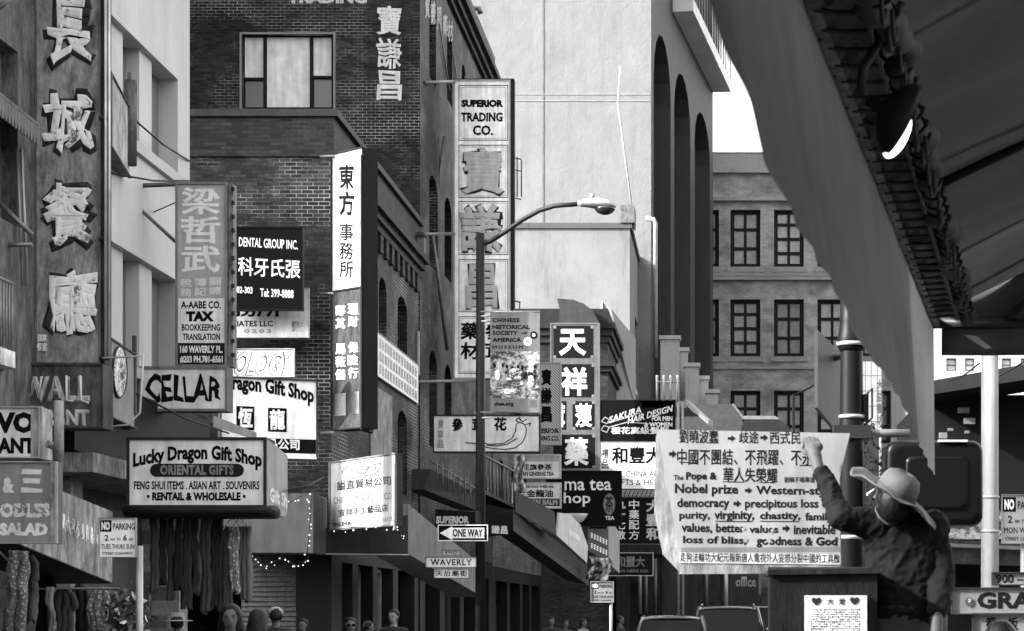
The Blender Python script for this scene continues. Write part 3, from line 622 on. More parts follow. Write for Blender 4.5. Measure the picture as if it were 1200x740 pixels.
# unseen block added behind the viewer on the left to shade the near canvas
m = MB(); m.box(XL-11, XL, -60, -1, 0, 22)
b = thing('kerb_shade_block', 'plain brick block added out of view at the left kerb to shade the awning', 'building', (XL-5, -30, 0)); m.build('wall', brickd, b)

b = thing('tall_shade_block', 'tall brick block added beyond the left edge to shade the brick walls', 'building', (-24, 50, 0)); m = MB(); m.box(-30, -17.7, 38.3, 72, 0, 40); m.build('wall', brickd, b)  # stands unseen up the cross street, added to keep sun off the brick fronts

# ================================================================== SIGNS
LG, MG, DG = mat(.55), mat(.24), mat(.08)
# ---- great blade sign at the left
D = 25.25
r, p = sign('blade_sign', 'tall weathered blade sign with four big peeling white characters', 'sign', 42, -60, 117, 426, D, face=mat(.19, 'worn'), frame=mat(.10, 'worn'), fw=1.6, depth=.30, cab=mat(.05, 'worn'))
for ch, (x0, y0, x1, y1) in zip('長城餐廳', ((52, -4, 113, 79), (50, 106, 114, 181), (50, 212, 113, 290), (54, 314, 114, 394))):
    m = MB(); p.text(m, ch, x0-1.5, y0-1.5, x1+1.5, y1+1.5, .028, bold=.05, th=.02, rough=.09); m.build('character_outline', mat(.035, 'worn'), r)
    m = MB(); p.text(m, ch, x0+2, y0+2, x1-2, y1-2, .042, bold=.034, th=.007, rough=.13); m.build('character', mat(.74, 'chipped'), r)
add_items(p, r, [H('酒家', 44, 392, 56, 401, mat(.6, 'worn'), bold=.03, off=.03), H('餐室', 44, 402, 56, 412, mat(.6, 'worn'), bold=.03, off=.03)])
m = MB(); p.rect(m, 117.5, -60, 122, 440, -.02, .28); m.build('edge_board', mat(.03, 'worn'), r)
m = MB()
for q in (123.6, 127.8): m.tube([W(q, -40, D-.1), W(q, 420, D-.1)], .017, 6)
m.build('conduit', mat(.5, 'metal'), r)
for q, yy in ((121, 139), (121, 280), (121, 420)): MB().tube([W(117, yy, D-.06), W(129, yy, D-.06)], .03, 6).build('clamp', mat(.05), r)
r, p = sign('restaurant_sign', 'dark metal neon sign reading restaurant below the blade sign', 'sign', -60, 427, 121, 502, D-.15, face=mat(.075, 'worn'), frame=mat(.05, 'worn'), fw=2, depth=.4, items=[
    H('GREAT WALL', -74, 440, 106, 472, mat(.30, 'worn'), bold=.07, off=.02, th=.03), H('RESTAURANT', -18, 480, 105, 500, mat(.30, 'worn'), bold=.07, off=.02, th=.02)])
m = MB()
for q in (0, 9, 18): MB().tube([p.at(q, 443, .07), p.at(q, 468, .07)], .014, 5).build('neon_tube', mat(.55), r)
for pts in (((34, 442), (37, 468), (42, 449), (47, 468), (51, 442)), ((62, 468), (66, 443), (72, 468)), ((80, 441), (80, 470), (88, 471)), ((96, 441), (97, 470), (106, 473)), ((64, 458), (70, 459))): MB().tube([p.at(*q, .07) for q in pts], .014, 5).build('neon_tube', mat(.55), r)
# small blade box with oval emblem and stray wires
Dq = 27.
r, p = sign('emblem_sign', 'small grey blade box with oval dragon medallion', 'sign', 123, 392, 158, 486, 26.2, 28.2, face=mat(.20, 'paint'), frame=mat(.08), fw=1.6, depth=.2)
m = MB(); m.add([p.at(138+7.5*math.cos(i*math.pi/12), 436-29*math.sin(i*math.pi/12), .03) for i in range(24)], [list(range(24))]); m.build('medallion', mat(.5, 'picture', sc=16), r)
m = MB()
for i in range(24): m.tube([p.at(138+8*math.cos(k*math.pi/12), 436-30*math.sin(k*math.pi/12), .03) for k in (i, i+1)], .012, 4)
m.build('medallion_rim', mat(.06), r)
m = MB(); m.tube([W(120, 420, 25.0), W(160, 418, 25), W(168, 416, 25)], .012, 5); m.tube([W(168, 416, 25), W(164, 484, 25), W(150, 498, 25), W(132, 500, 25)], .014, 5); m.build('wire_bracket', mat(.4), r)
# blank blade box near the top
r, p = sign('blank_blade_sign', 'blank weathered grey blade box at upper left, seen nearly edge on', 'sign', 129, 84, 152, 170, 26.9, 28.9, face=mat(.26, 'worn'), frame=mat(.10, 'worn'), fw=1.2, depth=.18)
m = MB(); m.tube([W(153, 194, 28.8), W(153, 95, 28.8)], .09, 8); m.build('corner_post', mat(.09, 'worn'), r)
# ---- tax sign
D = 30.
r, p = sign('tax_sign', 'grey tax bookkeeping sign with three large pale characters', 'sign', 206, 214, 266, 430, D, face=mat(.33, 'paint'), frame=mat(.17), fw=2.6, depth=.26, cab=mat(.12, 'worn'), items=[
    V('梁哲武', 212, 220, 258, 322, mat(.66), bold=.022, fill=.93, rough=.03), V('稅務', 211, 327, 225, 349, mat(.62), bold=.02), V('簿記', 228, 326, 242, 348, mat(.62), bold=.02), V('翻譯', 245, 325, 259, 347, mat(.62), bold=.02),
    PN(208.6, 350, 263.5, 402, mat(.66)), H('A-AABE CO.', 212, 353, 259, 362, bold=.035), H('TAX', 218, 365, 251, 377, bold=.075), H('BOOKKEEPING', 213, 380, 258, 388, bold=.03), H('TRANSLATION', 214, 391, 258, 399, bold=.03),
    PN(208.6, 402.3, 263.5, 427.4, mat(.02)), H('160 WAVERLY PL.', 211, 405, 261, 414, mat(.7), bold=.04), H('#203 PH.781-6561', 211, 417, 261, 426, mat(.7), bold=.04)])
m = MB(); p.rect(m, 267, 215, 272.5, 430, -.03, .22); m.build('edge_board', mat(.13, 'worn'), r)
for i in range(13): m = MB(); c = p.at(272, 222+i*16.2, .0); m.box(c.x, c.x+.04, c.y-.06, c.y+.02, c.z-.025, c.z+.025); m.build('stud', mat(.03), r)
m = MB(); m.tube([W(120, 220, D-.2), W(206, 216, D)], .035, 6); m.build('bracket', mat(.08, 'metal'), r)
m = MB(); m.tube([W(138, 221, D-.2), W(206, 284, D)], .028, 6); m.build('bracket', mat(.12, 'metal'), r)
m = MB(); m.tube([W(150, 262, D+1), W(205, 238, D)], .01, 5); m.build('stay_wire', mat(.1), r)
# ---- cellar sign
sign('cellar_sign', 'white box sign with black brush lettering below the tax sign', 'sign', 163, 430, 267, 482, D-.4, face=mat(.60), frame=mat(.14), fw=3, depth=.3, cab=mat(.09), items=[H('CELLAR', 171, 440, 260, 471, bold=.032, rough=.17)])
# ---- first gift shop lightbox
D = 26.5
r, p = sign('gift_shop_sign', 'white rounded gift shop lightbox with oriental gifts oval, front one of two', 'sign', 149, 513, 312, 595, D, face=mat(.66), frame=mat(.035), fw=3.2, depth=.5, cab=mat(.05), group='gift shop signs', items=[
    H('Lucky Dragon Gift Shop', 156, 531, 307, 553, bold=.045, arc=9.5), H('ORIENTAL GIFTS', 188, 545, 274, 557, mat(.20), bold=.05, off=.012, gap=1.1), H('FENG SHUI ITEMS . ASIAN ART . SOUVENIRS', 157, 564, 304, 574, bold=.03), H('• RENTAIL & WHOLESALE •', 172, 577, 288, 587, bold=.055)])
m = MB(); pts = [(184+8*math.cos(a), 551.3-7.6*math.sin(a)) for a in [math.pi/2+i*math.pi/8 for i in range(9)]]+[(278+8*math.cos(a), 551.3-7.6*math.sin(a)) for a in [-math.pi/2+i*math.pi/8 for i in range(9)]]
m.poly([p.at(*q, .008) for q in pts], p.n*-.004); m.build('oval', mat(.02), r)
m = MB(); fr = W(314, 0, D).x; 
f0, f1 = W(313.5, 513, D), W(337, 526, D+.95)
sp2 = Plane(313.5, 337, D, D+1.0)
m.poly([sp2.at(313.5, 515), sp2.at(313.5, 596), sp2.at(322, 603), sp2.at(334, 606), sp2.at(337, 600), sp2.at(337, 534)], -sp2.n*.1); m.build('side_panel', mat(.26), r)
m = MB(); sp2.text(m, 'Gift Sh', 316, 575, 336, 592, .006, bold=.04, slope=8); m.build('lettering', mat(.6), r)
m = MB(); m.rings([(W(230, 600, D+.05)+Vector((dx, .12, 0)), (.0, .32, 0), (0, 0, .09)) for dx in (-.9, -.4, .2, .8, 1.0)], 12); m.build('bottom_tray', mat(.02), r)
# ---- second gift shop sign
D = 40.
r, p = sign('gift_shop_sign', 'white gift shop sign with two black squares of white characters, farther one', 'sign', 258, 441, 372, 537, D-.4, D+.3, face=mat(.78), frame=mat(.05), fw=2, depth=.3, cab=mat(.04), group='gift shop signs', items=[
    H('Lucky Dragon Gift Shop', 222, 447, 368, 470, bold=.045, arc=6, slope=16), PN(277, 476, 298, 504, INK), PN(314, 478, 336, 506, INK), H('恆', 279, 478, 296, 502, mat(.8), bold=.035, off=.0055), H('龍', 316, 480, 334, 504, mat(.8), bold=.03, off=.0055),
    PN(259, 512, 371.3, 529, INK), H('禮品公司', 299, 514, 351, 527, mat(.75), bold=.03, off=.0055, slope=2)])
# slanted return of the front sign
m = MB(); m.slab(W(250, 500, 33), W(300, 516, 34), W(300, 507, 34), W(250, 487, 33), (0, .05, 0)); m2 = m
o = thing('slanted_name_board', 'narrow slanted grey board between the two gift shop signs', 'sign', W(275, 512, 33.5)); m.build('board', mat(.22, 'paint'), o)
# ---- reflexology board
sign('reflexology_board', 'white outlined lettering board above the farther gift shop sign', 'sign', 250, 409, 345, 442, 42., face=mat(.62), frame=mat(.3), fw=1, depth=.06, items=[H('REFLEXOLOGY', 214, 412, 342, 441, mat(.03), bold=.04, shear=.28), H('REFLEXOLOGY', 214.6, 412.8, 341.4, 440.2, mat(.55), bold=.005, shear=.28, off=.0050)])
# ---- dental sign and associates board
r, p = sign('dental_sign', 'black dental group sign with white characters', 'sign', 258, 266, 355, 364, 42.8, face=mat(.012, 'ink'), frame=mat(.012), fw=1.5, depth=.12, items=[
    H('DENTAL GROUP INC.', 280, 280, 349, 291, mat(.8), bold=.012, slope=4), H('科牙氏張', 279, 303, 352, 325, mat(.8), bold=.012, slope=4), H('502-303', 274, 336, 296, 344, mat(.8), bold=.02, slope=1), H('Tel: 399-8888', 305, 339, 344, 349, mat(.8), bold=.02, slope=2)])
sign('office_board', 'white office board half covered by the black dental sign', 'sign', 258, 338, 362, 396, 43.4, face=mat(.78), frame=mat(.5), fw=1, depth=.08, items=[
    H('務所', 272, 352, 330, 372, bold=.03), H('ASSOCIATES LLC', 247, 376, 320, 383, bold=.03), H('# 0203', 270, 386, 318, 391, mat(.3), bold=.05, gap=1.5), PN(342, 377, 355, 389, mat(.5, 'picture', sc=22))])
# ---- east office blade sign (white above, grey below)
D = 42.6
r, p = sign('office_blade_sign', 'tall slim blade sign, white upper half over grey half of raised characters', 'sign', 388.5, 181, 424.5, 505, D+.3, D-.35, face=mat(.34), frame=mat(.02), fw=1.5, depth=.40, cab=mat(.015), items=[
    V('東方', 398, 193, 415, 256, INK, bold=.03, rough=.06, fill=.92), V('事務所', 398, 262, 414, 328, INK, bold=.015, fill=.92), RG(396.5, 192, 416.5, 330, .5, mat(.5)),
    PN(389.5, 343, 423.5, 503.5, mat(.05, 'worn'), name='lower_panel'), V('理財 保險行', 408.5, 356, 420.5, 446, mat(.85), bold=.035, off=.03, th=.02, fill=.86), V('鄭其 馬薇儀', 393.5, 358, 405.5, 448, mat(.85), bold=.035, off=.03, th=.02, fill=.86),
    PN(392.5, 462, 405, 488, mat(.5, 'paint')), PN(408, 460, 420.5, 486, mat(.45, 'paint'))])
m = MB(); a = p.at(425.5, 0, -.0); p.rect(m, 388.5, 341.6, 424.5, 343.2, .03, .04); m.build('divider', mat(.02), r)
m = MB(); c0_, c1_ = p.at(425.3, 180), p.at(425.3, 503); q0, q1 = W(437.5, 176, D+.5), W(437.5, 501, D+.5)
m.slab(c1_, (q1.x, q1.y, c1_.z), (q0.x, q0.y, c0_.z), c0_, (-.1, .3, 0)); m.build('side_panel', mat(.01), r)
for yy in (183, 344, 507): MB().tube([W(376, yy+1, D+1.4), W(390, yy, D+.2)], .03, 5).build('bracket', mat(.3, 'metal'), r)
# ---- white trading lightbox on the annex corner
sign('trading_lightbox', 'glaring white lightbox with bubble logo above the small awnings', 'sign', 386.5, 542, 463.5, 622, 43.3, 40.8, face=mat(.34), frame=mat(.15), fw=1.6, depth=.15, cab=mat(.05), items=[
    ST([[(401, 553), (408, 545), (420, 545), (425, 549), (429, 551), (433, 546), (446, 543), (445, 549), (441, 555), (433, 557), (425, 558), (418, 560), (411, 562), (404, 559), (401, 553)], [(410, 551), (412, 554), (414, 551), (411, 550)], [(418, 552), (423, 556), (428, 555), (434, 547)], [(440, 546), (440, 552)], [(442, 546), (442, 552)]], .9, mat(.03)),
    H('謚直貿易公司', 395, 561, 458, 572, mat(.03), bold=.02, slope=-7), H('CHIN TSUN TRADING CO.', 391, 580, 460, 588, mat(.11), bold=.008, slope=-6), H('宜興手工藝品店', 397, 594, 455, 603, mat(.03), bold=.02, slope=-7), H('YING SHUN', 389, 612, 412, 617, INK, bold=.04, slope=-2), H('ARTS & HANDICRAFTS', 414, 608, 460, 613, mat(.11), bold=.008, slope=-4)])
# ---- directory board on annex street front
r, p = sign('directory_board', 'white board of tiny text columns running along the dark brick street front', 'sign', 441, 388, 490.5, 440, DL(441)-.4, DL(490.5)-.4, face=mat(.72), frame=mat(.35), fw=.6, depth=.05)
m = MB(); rr = random.Random(3)
for row in range(3):
    for c in range(14):
        px = 444.5+c*3.2
        for k in range(5):
            t = (px-441)/49.5; yt = 388+42*t; yb = 440+34*t; y = yt+(yb-yt)*(.10+row*.3+k*.045+.01)
            p.rect(m, px, y, px+1.9+rr.uniform(-.4, .3), y+1.2, .006, .002)
m.build('small_print', mat(.10, 'ink'), r)
# ---- tall trading company blade sign
D = 61.
hs_ = [(100, 165), (170, 232), (236, 299), (304, 366), (371, 438)]
it = [H('SUPERIOR', 540.5, 117, 590, 126, bold=.075), H('TRADING', 540, 132, 589, 143, bold=.045), H('CO.', 554, 147, 578, 159, bold=.04)]
for y0_, y1_ in hs_: it += [RG(537.5, y0_, 595.5, y1_, .8, INK), RG(540, y0_+2.2, 593, y1_-2.2, .5, mat(.3))]
r, p = sign('trading_blade_sign', 'tall white blade sign with huge grey characters in bordered squares', 'sign', 532, 94, 598, 444, D, face=mat(.82), frame=mat(.34), fw=1.6, depth=.35, cab=mat(.02), items=it)
for ch, (x0, y0, x1, y1) in zip('寶謙昌', ((541, 174, 591, 229), (539, 240, 589, 296), (546, 310, 584, 362))):
    m = MB(); p.text(m, ch, x0-.8, y0-.8, x1+.8, y1+.8, .03, bold=.048, th=.006, rough=.06); m.build('character_outline', mat(.03), r)
    m = MB(); p.text(m, ch, x0+.6, y0+.6, x1-.6, y1-.6, .06, bold=.030, th=.006, rough=.06); m.build('character', mat(.40), r)
add_items(p, r, [V('藥材', 539.5, 378, 563, 424, INK, bold=.03, rough=.05), V('參茸', 568, 378, 590, 424, INK, bold=.03, rough=.05)])
m = MB(); p.rect(m, 598.5, 94, 602.5, 400, -.02, .3); p.rect(m, 531, 92.5, 602.5, 94, .02, .36); m.build('edge_board', mat(.02), r)
for (a, c) in (((521, 160), (509, 262)), ((507, 275), (524, 410)), ((497, 97), (532, 96)), ((489, 275), (532, 274)), ((489, 448), (560, 446))):
    d0 = DL(a[0])-.1 if a[0] < 521 else D; MB().tube([W(*a, min(d0, D)), W(*c, D-.05)], .055, 6).build('brace', mat(.13, 'metal'), r)
o = thing('wall_lantern', 'small grey floodlight box on the annex corner', 'lamp', W(492, 290, 56)); m = MB(); m.slab(W(488, 303, 56), W(497, 303, 56), W(497, 276, 56), W(488, 276, 56), (0, .3, 0)); m.build('housing', mat(.14), o)
m = MB(); m.slab(W(487.5, 276, 55.9), W(498, 276, 55.9), W(497, 272, 56.1), W(488.5, 272, 56.1), (0, .4, 0)); m.build('cap', mat(.05), o)

# ---- mid-street signs, from near to far
r, p = sign('ginseng_sign', 'white ginseng sign with a drawn root behind the lamp post', 'sign', 507.5, 486.5, 633, 530.5, 56., face=mat(.62), frame=mat(.03), fw=1.6, depth=.3, cab=mat(.02), items=[
    V('寶謙昌', 513, 492, 520, 527, mat(.25), bold=.02), H('參', 529, 490, 543, 506, bold=.04, rough=.04), H('茸', 553, 490, 566, 506, bold=.04), H('花', 578.5, 489, 594, 505, bold=.04, rough=.04),
    ST([[(562, 519), (575, 521), (590, 520), (600, 514), (604, 506), (605, 498), (608, 495), (614, 497), (617, 503), (616, 511), (612, 519), (604, 525), (592, 527), (578, 526), (568, 524)], [(545, 519), (556, 520), (566, 521)], [(570, 522), (582, 523), (594, 521), (606, 514)], [(608, 495), (604, 493), (608, 490), (612, 494)], [(612, 495), (618, 491)], [(610, 493), (609, 489)], [(615, 498), (622, 496), (620, 500)]], 1.25, mat(.02))])
r, p = sign('striped_sign', 'narrow diagonal striped sign with dark characters beside the museum banner', 'sign', 632.5, 425, 657.5, 521.5, 74., face=mat(.55, 'stripe'), frame=mat(.36), fw=1.6, depth=.3, cab=mat(.2), items=[V('寶謙昌', 634, 433, 647, 498, INK, bold=.045, rough=.05), H('SUPERIOR', 622, 502, 655, 508, mat(.05), bold=.05), H('TRADING CO.', 622, 511, 655, 517, mat(.05), bold=.05)])
r, p = sign('tea_sign', 'rounded pale ginseng tea lightbox above the balm box', 'sign', 603, 533, 657, 561, 66., face=mat(.60), frame=mat(.40), fw=1.4, depth=.3, cab=mat(.2), items=[PN(604.5, 534.5, 655.5, 541, mat(.30)), H('花旗參茶', 612, 544, 647, 551.5, bold=.03), H('AMERICAN GINSENG TEA', 596, 553, 649, 558, bold=.04)])
r, p = sign('balm_sign', 'pale lightbox with dark lower stripe under the tea lightbox', 'sign', 600, 566, 657.5, 596, 66., face=mat(.58), frame=mat(.40), fw=1.4, depth=.3, cab=mat(.1), items=[H('GOLD MEDAL', 616, 569, 650, 572, mat(.05), bold=.05), H('金龍油', 617, 574, 648, 583, bold=.03), PN(601.5, 584.5, 656, 593.5, mat(.05)), H('DRAGON BALM', 603, 585.5, 653, 592, mat(.3), bold=.05, off=.0055)])
D = 86.
DK = mat(.02, 'ink')
it = [PN(648.5, 382, 695.5, 420, DK), PN(648.5, 427, 696.5, 466, DK), PN(648.5, 470.5, 664, 504, DK), PN(671, 470.5, 697, 504, DK), PN(648.5, 509.5, 697.5, 549, DK), H('天', 655, 386, 687, 417, mat(.8), bold=.035, off=.02), H('祥', 658, 430.5, 688, 464, mat(.8), bold=.035, off=.02), H('茸', 650, 473, 662, 501, mat(.75), bold=.03, off=.02), H('蓡', 674, 473, 694, 501, mat(.75), bold=.03, off=.02), H('藥', 661, 513, 690, 546, mat(.8), bold=.03, off=.02)]
for a, c, e, g_ in ((648.5, 382, 695.5, 420), (648.5, 427, 696.5, 466), (671, 470.5, 697, 504), (648.5, 509.5, 697.5, 549)):
    for x_ in (a, e-3.2):
        for y_ in (c, g_-3.2): it.append(PN(x_, y_, x_+3.2, y_+3.2, mat(.19), off=.012, name='corner_block'))
r, p = sign('herb_blade_sign', 'grey framed blade sign of black squares with big white characters', 'sign', 645, 379, 702.5, 552, D, face=mat(.12), frame=mat(.14), fw=1.6, depth=.4, cab=mat(.1), items=it)
# tea shop board with bowl
D = 78.
r, p = sign('tea_shop_sign', 'black tea shop board with cut out bowl at its corner', 'sign', 640, 552, 728.5, 617, D, face=mat(.012, 'ink'), frame=mat(.012), fw=1.2, depth=.25, items=[H('ma tea', 661.5, 562, 716.5, 575, mat(.72), bold=.012), H('shop', 652, 577, 692, 594, mat(.72), bold=.012), H('TEA', 709, 605, 720, 609.5, mat(.6), bold=.03)])
m = MB(); p.blob(m, 714, 591, 7, 12.5, .006); m.build('medallion', mat(.16), r); m = MB(); p.text(m, '茶', 709, 581, 719, 601, .012, bold=.02); m.build('lettering', mat(.03), r)
m = MB(); c = W(671, 614, D-.3); prof = [(0.02, -.0), (.25, .0), (.42, .12), (.55, .30), (.58, .38), (.53, .38), (.4, .16), (.05, .05)]
m.rings([(c+Vector((0, 0, z)), (rr_, 0, 0), (0, rr_*.6, 0)) for rr_, z in prof], 20); m.build('bowl', mat(.5, 'paint'), r)
# hair salon
r, p = sign('hair_salon_sign', 'black hair salon board with slanted white lettering and scissors', 'sign', 703, 469, 791.5, 517.5, 88., face=mat(.012, 'ink'), frame=mat(.03), fw=1, depth=.2, items=[
    H('SAKURA', 714, 482, 752, 490, mat(.62), bold=.02, slope=-13, shear=.1), H('HAIR DESIGN', 736, 482, 788, 490, mat(.62), bold=.02, slope=-15, shear=.1), H('FOR MEN', 764, 488, 788, 493.5, mat(.6), bold=.03), H('& WOMEN', 755, 495, 788, 500.5, mat(.6), bold=.03), H('櫻花高級髮型', 716, 500.5, 784, 509, mat(.6), bold=.02),
    ST([[(705, 494), (709, 489), (714, 492), (711, 497), (705, 494)], [(704, 504), (708, 499), (714, 501), (711, 507), (704, 504)], [(712, 496), (740, 488), (752, 483)], [(713, 501), (735, 495), (762, 497)]], .9, mat(.35))])
# art and herbs
sign('art_herb_sign', 'white art and herbs board with dark characters left of the protest board', 'sign', 703, 518.5, 790, 573, 90., face=mat(.72), frame=mat(.4), fw=.8, depth=.2, items=[V('禮品', 705, 526, 713, 551, mat(.06), bold=.02), H('和豐大', 717, 524, 776, 544, bold=.03), H('CHINA ART', 733, 552, 776, 559, mat(.05), bold=.01), H('GIFTS & HERBS', 718, 562, 782, 569, mat(.05), bold=.01)])
sign('medicine_sign', 'black herbal medicine board in columns of white characters', 'sign', 690, 583, 779, 638, 92., face=mat(.015, 'ink'), frame=mat(.12), fw=.8, depth=.2, items=[V('大豐和', 757, 586, 774, 635, mat(.42), bold=.035), V('中藥配方', 737, 586, 749, 634, mat(.75), bold=.012), V('丸十七散', 722, 586, 733, 634, mat(.75), bold=.012)])
o = thing('lattice_panel', 'pale slatted strip between the herb boards', 'panel', W(740, 583, 91)); m = MB(); m.slab(W(703, 582, 91), W(779, 582, 91), W(779, 574.5, 91), W(703, 574.5, 91), (0, .1, 0)); m.build('board', mat(.5), o); m = MB(); pp = Plane(703, 779, 91)
for i in range(15): pp.stroke(m, [(706+i*5, 582), (709+i*5, 575)], 1.2, .03)
m.build('slat_gap', mat(.05), o)
sign('herb_company_sign', 'small dark herb company board with thin pale border', 'sign', 711, 648, 765.5, 675, 92., face=mat(.02, 'ink'), frame=mat(.4), fw=.9, depth=.15, items=[H('和豐大', 722, 652, 756, 665, mat(.16), bold=.03), H('CHINA HERB CO.', 715, 667.5, 760, 671, mat(.16), bold=.03)])
# slanted boards along the far shop fronts
for nm, lab, q, v, txt, d in (('fabric_sign', 'pale curved fabric sign along the far dark awning', (653, 603, 690, 660, 604, 620), .42, None, (68, 76)), ('slanted_sign', 'dark slanted board with broken white characters', (689, 620, 713, 656, 612, 645), .05, 1, (76, 80)), ('slanted_sign', 'plain grey slanted board right of the dark one', (713, 604, 726, 668, 617, 660), .25, None, (80, 84))):
    p = Plane(q[0], q[2], *d); o = thing(nm, lab, 'sign', p.at(q[0], q[3]), group='slanted boards above the far shops' if nm == 'slanted_sign' else None); m = MB()
    x0, yA, x1, yB, yC, yD = q
    m.poly([p.at(x0, yD if nm != 'fabric_sign' else 640), p.at(x1, yB+(16 if nm == 'fabric_sign' else 4)), p.at(x1, yC+8), p.at(x0, yA)] if nm != 'fabric_sign' else [p.at(653, 628), p.at(688, 660), p.at(689, 640), p.at(680, 615), p.at(668, 603), p.at(655, 601)], -p.n*.06); m.build('board', mat(v, 'paint'), o)
    m = MB(); rr = random.Random(5)
    if txt or nm == 'fabric_sign':
        for k in range(12 if txt else 5):
            xx = (692+(k % 6)*3.4) if txt else 667+k*2.4; yy = (625 if k < 6 else 637)+(k % 6)*1.6 if txt else 622+k*1.5
            for j in range(3): p.stroke(m, [(xx, yy+j*2.2), (xx+2.4, yy+j*2.2+.8)], .9, .01)
            p.stroke(m, [(xx+1.2, yy-.5), (xx+1.2, yy+6)], .8, .012)
        m.build('lettering', mat(.7 if txt else .75), o)
o = thing('hanging_cloth', 'crumpled white printed cloth hanging below the slanted boards', 'cloth', W(702, 682, 74)); m = MB()
m.sheet(lambda u, v: W(690+u*25+3*math.sin(v*5), 652+v*27+4*u*math.sin(u*3), 74+.25*math.sin(u*9+v*4)), 14, 12); modified(m, [('SOLIDIFY', {'thickness': .02})]).build('cloth', mat(.5, 'picture', sc=3), o)
# left foreground boards
D = 20.
r, p = sign('restaurant_box_sign', 'white box sign with cropped black capitals at the left edge', 'sign', -70, 477, 47, 537, D, face=mat(.62), frame=mat(.3), fw=1.6, depth=.35, cab=mat(.25, 'worn'), items=[H('NUEVO', -62, 483, 41, 508, bold=.06), H('RESTAURANT', -85, 513, 41, 532, bold=.05)])
m = MB(); pp = Plane(48, 55, D-.02, D+.28); pp.rect(m, 48.5, 476, 55, 538, 0, .1); m.build('side_panel', mat(.2, 'worn'), r)
r, p = sign('noodle_sign', 'mid grey painted noodles and salad board at the left edge', 'sign', -70, 541.5, 66, 637, D-.2, face=mat(.21, 'paint'), frame=mat(.28), fw=1.2, depth=.18, cab=mat(.1), items=[
    H('&', 3, 560, 17, 578, mat(.6, 'chipped'), bold=.05, rough=.06), H('三', 24, 551, 50, 578, mat(.62), bold=.05, rough=.1), H('丸', -20, 551, 0, 577, mat(.55), bold=.05, rough=.1), H('NOODLES', -30, 590, 59, 607, mat(.6, 'chipped'), bold=.07, rough=.06), H('SALAD', -1, 613, 56, 628, mat(.66, 'chipped'), bold=.07, rough=.05)])
m = MB(); pp = Plane(67, 72, D-.2, D+.05); pp.rect(m, 66.8, 541, 72, 637, 0, .06); m.build('side_panel', mat(.24, 'worn'), r)
m = MB(); m.tube([W(69, 470, D), W(69, 545, D)], .05, 8); m.tube([W(55, 520, D), W(72, 526, D+.1)], .04, 6); m.build('mount_post', mat(.2, 'worn'), r)

# ================================================================== STREET FURNITURE
D = 44.
r = thing('street_lamp', 'tall grey cobra head street lamp carrying street signs', 'street lamp', W(563, 779, D)*1); r.location.z = 0; WM[r.name] = Matrix.Translation(Vector((W(563, 0, D).x, D, 0)))
x = W(563, 0, D).x; MB().tube([(x, D, .13), (x, D, W(0, 274, D).z)], [.115, .092], 14).build('post', mat(.022, 'metal', me=.1), r)
MB().tube([(x, D, .13), (x, D, .5), (x, D, .55)], [.2, .18, .11], 14).build('base', mat(.05, 'metal'), r)
MB().tube([W(560, 288, D), W(575, 283, D), W(592, 272, D-.2), W(612, 258, D-.4), W(632, 247, D-.6), W(650, 241.5, D-.8), W(682, 239, D-1)], .05, 10).build('arm', mat(.03, 'metal', me=.2), r)
m = MB(); hd = [(677, 239, .07, .05), (684, 238, .15, .085), (700, 238.5, .2, .115), (712, 240, .2, .10), (719, 241.5, .14, .055), (722, 242, .03, .03)]
m.rings([(W(a, c, D-1), (0, w_, 0), (0, 0, h_)) for a, c, w_, h_ in hd], 14); m.build('lamp_head', mat(.26, 'metal', me=.1), r)
m = MB(); c = W(709, 243.5, D-1); m.rings([(c+Vector((0, 0, z)), (rr_*1.15, 0, 0), (0, rr_, 0)) for rr_, z in ((.19, .0), (.19, -.04), (.14, -.11), (.05, -.15))], 14); m.build('lens', mat(.03, 'glass'), r)
m = MB(); c = W(694, 233, D-1); m.tube([c, c+Vector((0, 0, .1))], [.06, .045], 8); m.build('photocell', mat(.2), r)
for yy in (371, 377, 484, 490): MB().tube([W(556.5, yy, D-.02), W(576, yy-.4, D-.15)], .022, 6).build('clamp', mat(.45, 'metal'), r)
for yy in (632, 640, 647): MB().tube([(x, D, W(0, yy, D).z-.02), (x, D, W(0, yy, D).z+.02)], .108, 14).build('band', mat(.4, 'metal'), r)
Dm = 43.75
r, p = sign('museum_banner', 'grey historical society banner with crowd picture on the lamp post', 'banner', 574.5, 366, 632.5, 483, Dm, face=mat(.11, 'cloth'), frame=None, fw=0, depth=.012, cab=mat(.2), items=[
    H('CHINESE', 577, 373, 609, 378, bold=.045, gap=1.1), H('HISTORICAL', 577, 381, 621, 386, bold=.045), H('SOCIETY', 577, 388, 607, 393, bold=.045), H('OF', 611, 389, 618, 392, bold=.03), H('AMERICA', 577, 396, 611, 401, bold=.045), H('MUSEUM', 577, 405, 613, 409, bold=.03, gap=1.4),
    PN(574.6, 412, 632.4, 467, mat(.4, 'picture', sc=7, g=.45), name='picture'), H('chsa.org', 579, 471, 602, 477, bold=.045), PN(621, 469, 629, 478, mat(.09))])
m = MB(); rr = random.Random(2)
for i in range(26):      # the printed crowd and the lion dancer
    cx, cy = 577+rr.random()*52, 428+rr.random()*14; p.blob(m, cx, cy, 1.6, 2.6, .010+i*.0003, 8)
m.build('printed_crowd', mat(.02, 'ink'), r)
m = MB()
for q in ((604, 436, 7.5, 4), (602, 443, 9, 5), (606, 449, 8, 4), (583, 440, 3, 6), (622, 447, 4, 7), (597, 459, 14, 3)): p.blob(m, *q, .021+q[0]*1e-5, 16)
m.build('printed_lion', mat(.7, 'picture', sc=12), r)
